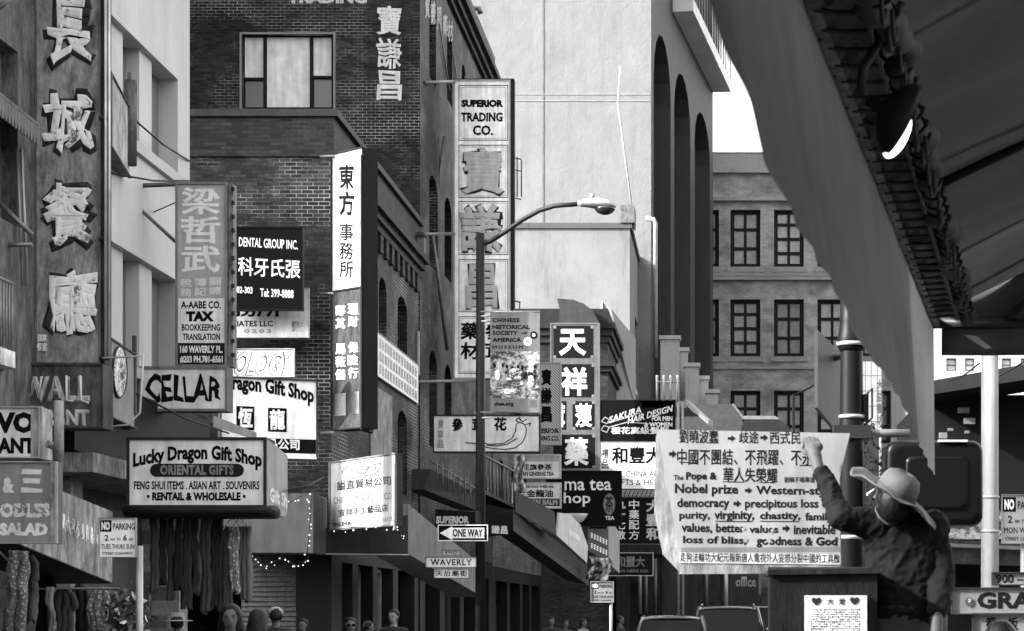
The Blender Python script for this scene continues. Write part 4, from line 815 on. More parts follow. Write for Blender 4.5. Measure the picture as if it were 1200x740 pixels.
for cx, cy, q in ((625.5, 393, 4.2), (618.5, 400.5, 4.8)):
    m = MB(); p.blob(m, cx, cy, q, q*1.05, .008, 20); m.build('rosette', INK if q < 4.5 else mat(.75), r)
    m = MB(); p.blob(m, cx, cy, q*.45, q*.45, .012, 14); m.build('rosette_centre', mat(.7) if q < 4.5 else mat(.2), r)
for yy in (365.5, 483.5): MB().tube([W(563, yy, Dm+.1), W(633, yy, Dm)], .02, 6).build('banner_rod', mat(.3, 'metal'), r)
D = 43.7
r, p = sign('one_way_sign', 'black one way arrow sign pointing left on the lamp post', 'sign', 513.5, 615.5, 571.5, 634, D, face=INK, frame=mat(.72), fw=.9, depth=.01, items=[H('ONE WAY', 530.5, 620, 566, 629.5, mat(.02), bold=.035, off=.0095)])
m = MB(); m.poly([p.at(*q, .006) for q in ((515.5, 625), (530, 617), (530, 620.2))]+[p.at(*q, .006) for q in ((530, 629.8), (530, 633))], -p.n*.003); m.build('arrow_head', mat(.78), r)
m = MB(); p.rect(m, 530.1, 618.8, 567.5, 631, .006, .003); m.build('arrow_bar', mat(.70), r)
sign('end_plate', 'tiny end plate above the street name plate', 'sign', 518.5, 645, 538.5, 650.5, D, face=mat(.40), frame=mat(.1), fw=.4, depth=.01, items=[H('END', 522, 646, 535.5, 649.6, bold=.02, gap=1.2)])
sign('street_name_plate', 'pale latin lettered street name plate below the one way sign', 'sign', 499, 653, 558, 665, D, face=mat(.55), frame=mat(.08), fw=.6, depth=.012, items=[H('WAVERLY', 504.5, 655.5, 553, 662.8, bold=.025, gap=1.15)], group='street name plates on the lamp post')
sign('street_name_plate', 'pale street name plate with four Chinese characters', 'sign', 508.5, 667, 549.5, 677.5, D, face=mat(.52), frame=mat(.08), fw=.6, depth=.012, items=[H('天后廟街', 510.5, 668.5, 547.5, 676, bold=.02, gap=1.25)], group='street name plates on the lamp post')
# no parking signs: one builder, three posts
def no_parking(lab, x0, y0, x1, y1, D, days, hrs, px, top, v, cut=False, ends=True):
    r, p = sign('no_parking_sign', lab, 'sign', x0, y0, x1, y1, D, face=mat(v), frame=mat(.25), fw=.5, depth=.008, group='no parking signs', items=())
    w, h = x1-x0, y1-y0; X = lambda t: x0+w*t; Y = lambda t: y0+h*t
    it = [PN(X(.02), Y(.05), X(.33), Y(.35), INK), H('NO', X(.06), Y(.09), X(.29), Y(.31), mat(.75), bold=.05, off=.0055), H('PARKING', X(.37), Y(.13), X(.97), Y(.30), bold=.02), H('2', X(.14), Y(.43), X(.25), Y(.58), bold=.02), H('AM  TO', X(.30), Y(.51), X(.58), Y(.58), bold=.02), H('6', X(.65), Y(.43), X(.75), Y(.58), bold=.02), H('AM', X(.80), Y(.51), X(.92), Y(.58), bold=.02), H(days, X(.05), Y(.67), X(.95), Y(.79), bold=.01), H('STREET CLEANING', X(.08), Y(.87), X(.90), Y(.94), bold=.01)]
    add_items(p, r, it)
    P_ = W(px, top, D+.05); MB().tube([(P_.x, P_.y, .1), (P_.x, P_.y, P_.z)], .033, 10).build('post', mat(.32, 'metal'), r)
    return r
no_parking('white no parking sign with tuesday days on a pole before the clothes shop', 116.5, 607.5, 159.5, 653, 18.5, 'TUES THURS SUN', '', 163.5, 640, .78)
no_parking('small distant no parking sign below the slanted boards', 692.5, 682, 719, 706, 42., 'TUES THUR SUN', '', 716, 684, .17)
no_parking('white no parking sign with monday days beside the white pole', 1174, 580, 1224, 637, 22., 'MON WED FRI', '', 1199, 590, .30)
# dark signal post, pipe, gantry plate, pedestrian signal
D = 11.
r = thing('signal_post', 'thick dark signal post with clamped bands behind the protest board', 'post', (W(998, 0, D).x, D, 0))
x = W(998, 0, D).x; z = lambda y: W(0, y, D).z
MB().tube([(x, D, .13), (x, D, z(500)), (x, D, z(412)), (x, D, z(330))], [.07, .064, .06, .058], 20).build('post', mat(.014, 'metal', me=.1), r)
m = MB(); m.tube([(x, D, z(412)), (x, D, z(408)), (x, D, z(398)), (x, D, z(392)), (x, D, z(378)), (x, D, z(340))], [.064, .075, .08, .072, .064, .06], 20); m.build('collar', mat(.02, 'metal'), r)
for y_ in (404, 489, 630): MB().tube([(x, D, z(y_+2.2)), (x, D, z(y_-2.2))], .083 if y_ == 404 else .071, 20).build('band', mat(.45, 'metal', me=.8), r)
MB().tube([W(994, 508, D-.02), W(1066, 508, D-.05)], .022, 10).build('pipe_arm', mat(.22, 'metal'), r)
MB().box(x-.1, x+.1, D-.08, D+.08, z(515), z(500)).build('bracket', mat(.03), r)
m = MB(); m.tube([W(1016, 462, D-.02), W(1022, 455, D-.02), W(1022, 490, D-.02), W(1012, 500, D-.02)], .006, 5); m.slab(W(1012, 494, D-.02), W(1018, 494, D-.02), W(1018, 462, D-.02), W(1012, 462, D-.02), (0, .04, 0)); m.build('push_fitting', mat(.03), r)
m = MB(); m.slab(W(1005, 446, D+.3), W(1022, 446, D+.3), W(1022, 424, D+.3), W(1005, 424, D+.3), (0, .03, 0)); 
o = thing('edge_on_plate', 'plain grey sign plate seen nearly edge on by the signal post', 'sign', W(970, 490, 11.4)); p = Plane(958.5, 985.5, 11.0, 12.0)
m = MB(); m.poly([p.at(958.5, 478), p.at(985, 512), p.at(985.4, 414), p.at(958.5, 387)], -p.n*.02); m.build('plate', mat(.07, 'paint'), o); MB().tube([p.at(982, 420, -.02), W(998, 415, 11)], .018, 6).build('bracket', mat(.1), o)
D = 10.9
r = thing('pedestrian_signal', 'black rounded back of a pedestrian signal box behind the straw hat', 'traffic signal', W(1096, 617, D))
m = MB(); bmn = MB()
def rbox(m, x0, y0, x1, y1, D, dep, rad, rnd=.0):
    pts = []
    for cx, cy, a0 in ((x1-rad, y1-rad, 270), (x1-rad, y0+rad, 0), (x0+rad, y0+rad, 90), (x0+rad, y1-rad, 180)):
        for i in range(7): a = R(a0+i*15); pts.append((cx+rad*math.cos(a), cy-rad*math.sin(a)))
    c = ((x0+x1)/2, (y0+y1)/2); n = len(pts)
    lay = [(.80, 0), (.92, .0), (.98, .02), (1, .05), (1, dep)]
    o = len(m.v)
    for k, d in lay:
        for q in pts: m.v.append(W(c[0]+(q[0]-c[0])*k, c[1]+(q[1]-c[1])*k, D)+Vector((0, d, 0)))
    for j in range(len(lay)-1):
        for i in range(n): a = o+j*n+i; b_ = o+j*n+(i+1) % n; m.f.append([a, b_, b_+n, a+n]); m.sm.append(True)
    m.f.append([o+i for i in range(n)][::-1]); m.sm.append(False); m.f.append([o+(len(lay)-1)*n+i for i in range(n)]); m.sm.append(False)
rbox(m, 1038, 516, 1153, 617, D, .2, 13); m.build('housing', mat(.006, 'paint', rough=.35), r)
m = MB(); rbox(m, 1060, 533, 1136, 600, D-.012, .02, 8); m.build('back_plate', mat(.006, 'paint', rough=.3), r)
m = MB(); m.slab(W(1100, 518, D-.02), W(1134, 518, D-.02), W(1134, 515.5, D-.02), W(1100, 515.5, D-.02), (0, .2, 0)); m.build('top_edge', mat(.6, 'metal'), r)
D = 17.
r = thing('white_pole', 'tall plain white painted pole in sunlight at the right', 'pole', (W(1160, 0, D).x, D, 0)); x = W(1160, 0, D).x
MB().tube([(x, D, .13), (x, D, 5.2)], [.078, .068], 20).build('post', mat(.24, 'paint'), r)
for y_ in (583, 623): MB().tube([(x, D, W(0, y_+1.4, D).z), (x, D, W(0, y_-1.4, D).z)], .08, 20).build('band', mat(.3, 'metal'), r)
D = 14.
r = thing('sign_post', 'dark post holding the corner street name sign', 'post', (W(1103, 0, D).x, D, 0)); x = W(1103, 0, D).x
MB().tube([(x, D, .13), (x, D, W(0, 575, D).z)], .042, 12).build('post', mat(.03, 'metal'), r)
for y_ in (691, 717): MB().tube([(x, D, W(0, y_+1.6, D).z), (x, D, W(0, y_-1.6, D).z)], .05, 12).build('band', mat(.5, 'metal'), r)
gr = mat(.13)
def flat(name, lab, x0, y0, x1, y1, D, it, face=gr, cat='sign', grp='corner street name signs'): return sign(name, lab, cat, x0, y0, x1, y1, D, face=face, frame=mat(.03), fw=1.2, depth=.012, items=it, group=grp)
r, p = flat('street_name_sign', 'large grey street name sign with crest and bold capitals', 1115, 689, 1262, 720, D-.08, [H('GRANT', 1145, 694, 1252, 713.5, bold=.04)])
m = MB(); p.blob(m, 1135.5, 705.5, 4.6, 5.4, .012); m.build('crest', mat(.06), r); m = MB(); p.blob(m, 1136, 704, 2.2, 2.4, .016, 12); m.build('crest_emblem', mat(.6, 'picture', sc=60), r)
flat('street_name_sign', 'short grey block number plate with an arrow dash above the name sign', 1162.5, 671, 1230, 686, D-.06, [H('900 –', 1167, 673.5, 1199, 683.5, bold=.02)])
flat('street_name_sign', 'grey Chinese character plate below the corner street name sign', 1139.5, 719, 1262, 752, D-.06, [H('都', 1155, 723, 1167, 739, bold=.02), H('板', 1181, 723, 1193, 739, bold=.02), H('街', 1208, 723, 1220, 739, bold=.02)])

# ================================================================== PROTEST BOARD
D = 10.25
class Quad:
    """the protest sheet: a skewed four-sided board; text is laid out on it in photo pixels"""
    def __init__(s, D): s.p = Plane(0, 1200, D); s.n = s.p.n
pb = Plane(770, 1000, D+.12, D-.08)
r = thing('protest_board', 'large hand made white protest board covered in black slogans', 'sign', W(885, 675, D))
m = MB(); m.poly([pb.at(*q) for q in ((797, 656), (985, 661), (984, 560), (996, 508), (770.5, 503.5))], -pb.n*.03); m.build('sheet', mat(.16, 'paint'), r)
m = MB(); m.poly([pb.at(*q, -.005) for q in ((795, 673), (985, 672), (985, 645), (797, 640))], -pb.n*.05); m.build('lower_edge', mat(.10, 'worn'), r)
m = MB(); m.poly([pb.at(*q, -.01) for q in ((798, 673), (797.5, 640), (770, 504), (768, 512), (766, 600), (776, 650))], -pb.n*.04); m.build('side_flap', mat(.13, 'worn'), r)
def PT(t, x0, y0, x1, y1, bold=.02, slope=0, **k):
    m = MB(); pb.text(m, t, x0, y0, x1, y1, .0018, bold=bold, slope=slope, th=.0002, **k); m.build('lettering', INK, r)
PT('劉曉波蠢', 796, 504, 842, 520, .012, 1); PT('歧途', 866, 505.5, 889, 520, .012); PT('西式民', 902, 506, 938, 521, .012)
PT('中國不團結、不飛躍、不永', 793.5, 526.5, 953, 545.5, .012, 1)
PT('The', 789.5, 557, 801, 563, .02); PT('Pope &', 804, 553.5, 840.5, 565, .045); PT('華人失榮耀', 847.5, 548.5, 911, 565.5, .016, 1); PT('劉曉不唱專理', 919, 559, 955, 566, .01)
PT('Nobel prize', 791, 567.5, 865, 582, .032, 1); PT('Western-style', 886, 570, 978, 583, .03, 1)
PT('democracy', 793.5, 584, 855, 598, .032); PT('precipitous loss of', 873, 585, 975, 598.5, .03)
PT('purity,', 796, 600, 832, 611, .032); PT('virginity,', 837, 599, 884, 612, .035); PT('chastity,', 890.5, 600, 938, 611.5, .035); PT('family,', 943.5, 601, 978, 613, .03)
PT('values, better', 798.5, 613.5, 873, 626, .03, 1); PT('values', 878, 616, 912, 625, .03); PT('inevitable', 930, 615, 979, 626.5, .03)
PT('loss of bliss,', 800.5, 628.5, 875, 639, .034, 1); PT('goodness &', 886.5, 629, 953, 642.5, .034, 1); PT('God', 956, 629.5, 981.5, 640, .05)
m = MB()
for a, c, y_ in ((796, 817, 542), (847, 872, 564.8), (890, 908, 565.5), (838, 882, 611), (891, 936, 611), (937, 953, 545.5)): pb.stroke(m, [(a, y_), (c, y_+.5)], 1.0, .0022)
m.build('underline', INK, r)
for x0, y0, x1, y1 in ((853, 510, 862, 518), (891, 509, 900, 517), (784, 527.5, 793, 537), (873, 571, 881.5, 579), (859.5, 586, 868.5, 595), (917, 615, 926, 624)):
    h = y1-y0; yc = (y0+y1)/2; xm = x0+(x1-x0)*.45; m = MB(); m.add([pb.at(*q, .0018) for q in ((x0, yc+h*.2), (xm, yc+h*.2), (xm, yc+h*.5), (x1, yc), (xm, yc-h*.5), (xm, yc-h*.2), (x0, yc-h*.2))], [list(range(7))]); m.build('arrow_mark', INK, r)
m = MB(); pb.rect(m, 798, 642, 984, 648, .0008, .002); m.build('grey_tape', mat(.10), r)
m = MB(); m.poly([pb.at(*q, .0009) for q in ((796, 660), (985, 662), (985, 650), (796, 647.5))], -pb.n*.003); m.build('text_strip', mat(.24), r)
PT('走狗法輪功大紀元報新唐人電視外人妄想分裂中國的工具醜', 797, 648.5, 984, 659.5, .012, 2.2)
m = MB(); rr = random.Random(9)
for (cx, cy) in ((872, 620), (874, 633), (905, 622), (901, 634), (981, 612)):
    pts = [(cx+rr.uniform(1.5, 3.5)*math.cos(i), cy+rr.uniform(1.5, 4)*math.sin(i)) for i in (0, 1, 2, 3, 4, 5)]; m.add([pb.at(a, 2*cy-c, .003) for a, c in pts], [list(range(6))])
m.build('torn_patch', mat(.14), r)
for q in (918, 978): MB().tube([W(q, 672, D+.06), (W(q, 0, D).x, D+.06, 0.0)], .02, 8).build('leg', mat(.10, 'worn'), r)
MB().tube([W(772, 507, D+.16), W(990, 512, D+.0)], .012, 6).build('batten', mat(.12, 'worn'), r)
# dark crate cart with the heart poster
D = 9.55
r = thing('display_cart', 'black crate like display cart beneath the protest board', 'cart', (W(965, 0, D).x, D+.25, 0))
m = MB(); zt = W(0, 670, D).z; a, c = W(902, 0, D).x, W(1028, 0, D).x
m.hexa([(a, D, .25), (c, D, .25), (c, D+.4, .25), (a, D+.4, .25), (a, D, zt), (c, D, zt+.0), (c, D+.4, zt+.03), (a, D+.4, zt+.03)]); m.build('body', mat(.008, 'worn'), r)
m = MB(); m.slab(W(900, 674, D-.03), W(1030, 672, D-.03), W(1030, 666, D-.03), W(900, 668, D-.03), (0, .45, 0)); m.build('lid', mat(.012, 'worn'), r)
for q in (a+.06, c-.06):
    for e in (D+.06, D+.34): MB().rings([((q-.02, e, .12), (0, .12, 0), (0, 0, .12)), ((q+.02, e, .12), (0, .12, 0), (0, 0, .12))], 16, smooth=False).build('wheel', mat(.03), r); MB().tube([(q, e, .24), (q, e, .27)], .03, 6).build('wheel_fork', mat(.1), r)
r, p = sign('heart_poster', 'white poster with two hearts over a grid of characters', 'poster', 943, 698, 1016, 790, D-.03, face=mat(.42), frame=mat(.42), fw=0, depth=.008, items=[H('♥', 951, 700.5, 962, 710, mat(.02), bold=0), H('♥', 996, 700, 1006.5, 709.5, mat(.02), bold=0), H('大', 969, 701.5, 977, 709, bold=.02), H('愛', 983, 701.5, 990.5, 709, bold=.02)])
m = MB(); rr = random.Random(4)
for i in range(26):
    for j in range(22):
        if rr.random() < .86: x_ = 950+i*2.25; y_ = 714+j*2.8; pts = (x_, y_, x_+1.5, y_+1.8); p.rect(m, x_, y_, x_+rr.uniform(.8, 1.6), y_+rr.uniform(.5, 1.9), .0015, .002)
m.build('small_print', mat(.06, 'ink'), r)

# ================================================================== AWNINGS
# ---- shop awnings on the left
D = 21.
r = thing('shop_awning', 'light grey lettered fascia awning over hanging dresses at lower left', 'awning', W(80, 690, 22))
m = MB(); A, B_, C_, D_ = W(22, 637, 20.5), W(131.5, 683, 23.4), W(132, 600, 23.4), W(22, 555, 20.5)
m.slab(A, B_, C_, D_, (-.9, .25, .0)); m.build('fascia', mat(.17, 'worn'), r)
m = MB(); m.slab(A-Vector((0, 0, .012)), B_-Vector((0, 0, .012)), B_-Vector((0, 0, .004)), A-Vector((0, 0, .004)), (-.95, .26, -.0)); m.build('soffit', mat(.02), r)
pq = Plane(22, 131.5, 20.5, 23.4); m = MB(); rr = random.Random(11)
for k in range(9):
    cx = 74+k*5.6; cy = 600+(cx-74)*.42+10
    for j in range(4): pq.stroke(m, [(cx+rr.uniform(-2, 2), cy+rr.uniform(-8, 14)) for _ in range(3)], 1.1, .006+j*.001)
m.build('lettering', mat(.5, 'worn'), r)
r = thing('box_awning', 'plain light grey box awning strung with small lights on the brick front', 'awning', W(325, 650, 43))
m = MB(); m.poly([W(262, 648, 42.6), W(367, 648, 42.6), W(367, 579, 42.6), W(345, 578, 42.6), (W(262, 600, 42.6))], (0, 1.5, 0)); m.build('canvas', mat(.10, 'cloth'), r)
m = MB(); m.slab(W(367.5, 648, 42.6), W(380, 650, 43.4), W(380, 585, 43.4), W(367.5, 579, 42.6), (-.01, .3, 0)); m.build('side_flap', mat(.08, 'cloth'), r)
r = thing('corner_awning', 'dark awning with pale side wrapping the corner under the glaring lightbox', 'awning', W(440, 650, 44))
m = MB(); a, c, e, g_ = W(374, 648, 43.6), W(478, 649, 43.6), W(478, 604, 43.6), W(374, 620, 43.6); m.slab(a, c, e, g_, (0, .5, 0)); m.build('front_fascia', mat(.045, 'cloth'), r)
m = MB(); m.slab(W(478.5, 649.5, 43.6), W(566, 700, 51.5), W(566, 664, 51.5), W(478.5, 591, 43.6), (-.8, .2, .0)); m.build('side_canvas', mat(.13, 'cloth'), r)
m = MB(); m.slab(W(374, 650, 43.55), W(478.5, 651, 43.55), W(478.5, 649.6, 43.55), W(374, 648.6, 43.55), (0, .1, 0)); m.build('hem', mat(.3), r)
r = thing('trading_awning', 'long black awning lettered in white running away behind the lamp post', 'awning', W(600, 640, 62))
m = MB(); m.slab(W(480, 640, 60), W(601, 622, 60), W(601, 603, 60), W(510, 597, 60), (0, 1.5, 0)); m.build('front_fascia', mat(.018, 'cloth'), r)
m = MB(); m.slab(W(601.5, 621.5, 60), W(690, 686, 76), W(688, 660, 76), W(601.5, 598, 60), (-.9, .2, .2)); m.build('side_canvas', mat(.03, 'cloth'), r)
m = MB(); m.slab(W(601.5, 622, 59.9), W(690, 687, 75.9), W(690, 681, 75.9), W(601.5, 614, 59.9), (-.02, .02, .0)); m.build('valance', mat(.05, 'cloth'), r)
pq = Plane(480, 601, 59.95); m = MB(); pq.text(m, 'SUPERIOR', 511, 605, 550, 614, .02, bold=.06); m.build('lettering', mat(.7), r); m = MB(); pq.text(m, '謙昌', 576, 616, 595, 626, .02, bold=.03, slope=1); m.build('lettering', mat(.7), r)
m = MB(); m.slab(W(604, 600, 60.2), W(652, 628, 66), W(650, 600, 66), W(604, 575, 60.2), (-.03, .0, 0)); m.build('upper_panel', mat(.02), r)
o = thing('iron_balcony', 'dark iron balcony half hidden behind the lamp post', 'balcony', W(600, 592, 62)); m = MB()
m.slab(W(566, 578, 60), W(606, 597, 62.5), W(606, 593, 62.5), W(566, 574, 60), (-.8, 0, 0)); m.build('floor', mat(.06), o); m = MB()
for i in range(11): t = i/10; q = W(566+40*t, 574+19*t, 60+2.5*t); m.tube([q, q+Vector((0, 0, 1.0))], .022, 5)
a, c = W(566, 574, 60)+Vector((0, 0, 1)), W(606, 593, 62.5)+Vector((0, 0, 1)); m.tube([a, c], .035, 5); m.build('railing', mat(.13, 'metal'), o)
o = thing('hanging_banner_cloth', 'crumpled pale cloth tied to the iron balcony end', 'cloth', W(610, 590, 62)); m = MB(); m.sheet(lambda u, v: W(605+u*9+1.5*math.sin(v*8), 533+v*45, 61.9+.12*math.sin(u*8+v*6)), 8, 14); modified(m, [('SOLIDIFY', {'thickness': .02})]).build('cloth', mat(.42, 'print', sc=6), o)
o = thing('stair_fascia', 'dark boxed landing with slatted side left of the lamp post', 'landing', W(530, 590, 56)); m = MB()
m.slab(W(497, 574, 55.5), W(560, 599, 58), W(560, 580, 58), W(505, 550, 55.5), (-.5, .0, 0)); m.build('side_panel', mat(.05), o); m = MB()
for i in range(8): t = i/7; q = W(512+46*t, 566+29*t, 55.4+2.4*t); m.tube([q, q+Vector((0, 0, .65))], .02, 5)
m.tube([W(505, 540, 55.4), W(560, 575, 57.9)], .03, 5); m.build('railing', mat(.14, 'metal'), o)
# strings of little lamps
def lights(lab, path, n, seed):
    r = thing('string_lights', lab, 'string lights', path[0], group='strings of small lights on the awnings'); rr = random.Random(seed); MB().tube(path, .008, 4).build('cord', mat(.03), r)
    L = [(path[i+1]-path[i]).length for i in range(len(path)-1)]; T = sum(L)
    for k in range(n):
        s = T*(k+.5)/n; i = 0
        while i < len(L)-1 and s > L[i]: s -= L[i]; i += 1
        p = path[i].lerp(path[i+1], s/L[i])+Vector((rr.uniform(-.05, .05), -.05, rr.uniform(-.09, .02))); MB().ball(p, .009+rr.random()*.008, n=6, m=4).build('bulb', mat(.05+round(rr.random(), 1)*.28, 'lamp'), r)
lights('string of small lamps down the right edge of the box awning', [W(338, 590, 42.5), W(352, 582, 42.5), W(365.5, 580, 42.5), W(363.5, 610, 42.5), W(360, 650, 42.5)], 15, 1)
lights('sagging string of lamps under the box awning over the shutter', [W(292, 652, 42.6), W(312, 663, 42.6), W(330, 655, 42.6), W(350, 664, 42.6), W(362, 652, 42.6)], 17, 2)
lights('string of lamps along the foot of the glaring lightbox', [W(388, 622, 43), W(412, 618, 42.3), W(438, 619, 41.6), W(462, 615, 41), W(474, 630, 43.4)], 12, 3)
# ---- the large canvas awning over the viewer
RZ = 3.0
def rail(y): return Vector((.19+(y-4.83)*.158, y, RZ))
r = thing('canvas_awning', 'large dark canvas awning with long valance overhead at the right', 'awning', (1.5, 6, 0))
def val(u, v):
    y = 1.2+u*9.0; p = rail(y); sag = (.010*math.sin(y*1.3)*v+.003*math.sin(y*4.3+1)*v*v); rp = .004*math.sin(y*13+2*math.sin(y*3))*(.2+v)
    return p+Vector((.0547*max(0, 5.6-y)*v**1.3+.075*math.sin(math.pi*min(1, max(0, (y-3.3)/6.7)))*v**1.3+sag+rp, 0, -(.70+.05*u)*v+.003*math.sin(y*2.1)*v-.01))
m = MB(); m.sheet(val, 150, 14); m.build('valance', mat(.036, 'canvas', tr=.84), r)
SL = .62
def roof(u, v):
    y = 1.2+u*9.0; p = rail(y); d = v*3.4
    pl = .075*math.exp(-d*1.7)*(math.sin(y*8+2*math.sin(y*2.1))*math.exp(-((y-3.9)/1.3)**2)+.45*math.sin(y*7+math.sin(y*3)))+.06*math.sin(d*1.6+y*.5)*min(1, d)
    gath = .03*noise.noise(Vector((y*4, d*.8, 1)))+.05*noise.noise(Vector((y*.9, d*.9, 4)))
    return p+Vector((.04+d, 0, .02+d*SL*(1-.05*d)-.10*math.sin(math.pi*min(1, v))*.5+pl+gath*(.3+min(1, d))))
m = MB(); m.sheet(roof, 130, 60); m.build('roof_canvas', mat(.028, 'canvas', tr=.24), r)
# flat rail with screw holes, inner edge tube
a, c = rail(1.2), rail(10.2); m = MB(); m.slab(a+Vector((-.02, 0, -.045)), c+Vector((-.02, 0, -.045)), c+Vector((-.02, 0, .045)), a+Vector((-.02, 0, .045)), (.012, 0, 0)); m = MB()
m.hexa([a+Vector((-.035, 0, -.02)), a+Vector((.03, 0, -.02)), c+Vector((.03, 0, -.02)), c+Vector((-.035, 0, -.02)), a+Vector((-.035, 0, .02)), a+Vector((.03, 0, .02)), c+Vector((.03, 0, .02)), c+Vector((-.035, 0, .02))]); ra = m.build('rail', mat(.14, 'worn'), r)
for i in range(20):
    q = rail(3.4+i*.34); MB().rings([(q+Vector((.0, 0, -.0205)), (.010, 0, 0), (0, .012, 0)), (q+Vector((.0, 0, -.024)), (.008, 0, 0), (0, .01, 0))], 8).build('screw', mat(.015), ra)
# rolled canvas edge bulging between lacing loops
m = MB(); rg = []
N = 260
for i in range(N+1):
    y = 1.6+i/N*8.5; q = rail(y)+Vector((.17, 0, .02)); ph = (y*6.2) % 1; b_ = .010+(.029+.012*noise.noise(Vector((math.floor(y*6.2)*3.7, 2, 0))))*math.sin(math.pi*ph)**.6+.010*noise.noise(Vector((y*5, 0, 0)))
    rg.append((q+Vector((.022*math.sin(y*5)+.012*math.sin(y*19), 0, .016*math.cos(y*7))), (b_, 0, 0), (0, 0, b_*1.05)))
m.rings(rg, 14); rc = m.build('rolled_edge', mat(.05, 'canvas', tr=.15), r)
for i in range(52):
    y = 1.62+i/6.2; q = rail(y)+Vector((.17, 0, .02)); MB().tube([q+Vector((.034*math.cos(t), .05*math.sin(t*.5+.6)-.02, .034*math.sin(t))) for t in [k*math.pi/7 for k in range(15)]], .006, 5).build('lacing_loop', mat(.02), rc)
for i in range(52): y = 1.62+i/6.2; MB().tube([rail(y)+Vector((.02, 0, -.02)), rail(y+.06)+Vector((.06, 0, -.01)), rail(y+.09)+Vector((.12, 0, .0))], .007, 5).build('lacing', mat(.05), rc)
# pelmet strip of canvas folds between rail and roll
m = MB(); m.sheet(lambda u, v: rail(1.6+u*8.5)+Vector((.03+v*.10, 0, -.005+.03*math.sin(v*math.pi)+.012*math.sin((1.6+u*8.5)*40+v*6))), 300, 5); modified(m, [('SOLIDIFY', {'thickness': .004})]).build('laced_strip', mat(.10, 'cloth'), r)
# frame at the far end
e = rail(10.2); e2 = rail(10.2)+Vector((3.4, 0, 0)); top = e+Vector((3.4, 0, 3.4*SL*.83)); m = MB(); m.tube([e, e2], .028, 8); m.tube([e+Vector((.5, 0, .28)), e+Vector((3, 0, 1.0))], .022, 8); m.tube([e+Vector((0, -.6, .05)), e+Vector((3.3, -.7, 1.9))], .022, 8); m.tube([e+Vector((.35, 0, 0)), e+Vector((1.1, -.6, .75))], .018, 8); m.build('end_frame', mat(.05, 'metal'), r)
m = MB(); m.sheet(lambda u, v: Vector((roof(1, u).x, 10.2+.012*math.sin(u*30), (RZ-.16)*(1-v)+v*(roof(1, u).z+.015))), 40, 8); modified(m, [('SOLIDIFY', {'thickness': .006})]).build('end_panel', mat(.045, 'canvas', tr=.1), r)
for y_, d_ in ((3.5, .0), (5.5, 0), (7.0, 0), (8.6, 0)):      # stitched seams of the canvas panels
    m = MB(); m.sheet(lambda u, v: roof((y_+(v-.5)*.05+.12*u-1.2)/9.0, .012+u*.98)+Vector((0, 0, -.004)), 40, 1); m.build('seam', mat(.030, 'canvas', tr=.08), r)
for i in range(51):      # slack cord swagged between the lacing loops
    y = 1.62+i/6.2; q0 = rail(y)+Vector((.19, 0, -.02)); q1 = rail(y+1/6.2)+Vector((.19, 0, -.02)); MB().tube([q0.lerp(q1, t)+Vector((.012*math.sin(i*2.3), 0, -.042*math.sin(math.pi*t)*(1+.4*math.sin(i*1.7)))) for t in (0, .2, .4, .6, .8, 1)], .0065, 5).build('slack_cord', mat(.03), rc)
for y_ in (4.6, 7.4): MB().tube([rail(y_)+Vector((.02, 0, .03)), rail(y_)+Vector((1.6, 0, .03+1.6*SL*.75)), rail(y_)+Vector((3.4, 0, 3.4*SL*.83-.06))], .018, 8).build('rafter', mat(.03, 'metal'), r)
for y_ in (-.2, 10.2): MB().tube([rail(max(y_, 1.2))+Vector((3.42, 0, -2.87)), rail(max(y_, 1.2))+Vector((3.42, 0, 2.0))], .035, 10).build('support_post', mat(.05, 'metal'), r)
# lamp hung under it
D = 5.2
r = thing('awning_lamp', 'dark tilted dish lamp with glaring rim hanging by the awning rail', 'lamp', W(1058, 142, D)); c = W(1058, 141, D)
ax = Vector((.42, 0, .88)).normalized(); sd = Vector((0, 1, 0)); nr = ax.cross(sd).normalized(); nd_ = (nr+Vector((0, -.35, 0))).normalized()
m = MB(); prof = [(.100, 0), (.096, .016), (.075, .04), (.04, .062), (.018, .07), (.015, .11)]
X_ = ax; Y_ = nd_.cross(ax).normalized()
m.rings([(c-nd_*z*-1, X_*q, Y_*q*.62) for q, z in prof], 24, cap=False); m = modified(m, [('SOLIDIFY', {'thickness': .004})]); m.build('shade', mat(.02, 'metal', me=.2), r)
MB().tube([c+nd_*.13, c+nd_*.16+Vector((.03, 0, .05)), rail(5.2)+Vector((.2, 0, .1))], .012, 8).build('arm', mat(.03), r)
m = MB(); m.rings([(c-X_*.042-nd_*.004+X_*(.062*math.cos(a)), nd_*max(.001, .027*math.sin(a)), Y_*max(.001, .038*math.sin(a))) for a in [math.pi*k/14 for k in range(15)]], 20); m.build('bulb', mat(.6, 'lamp'), r)

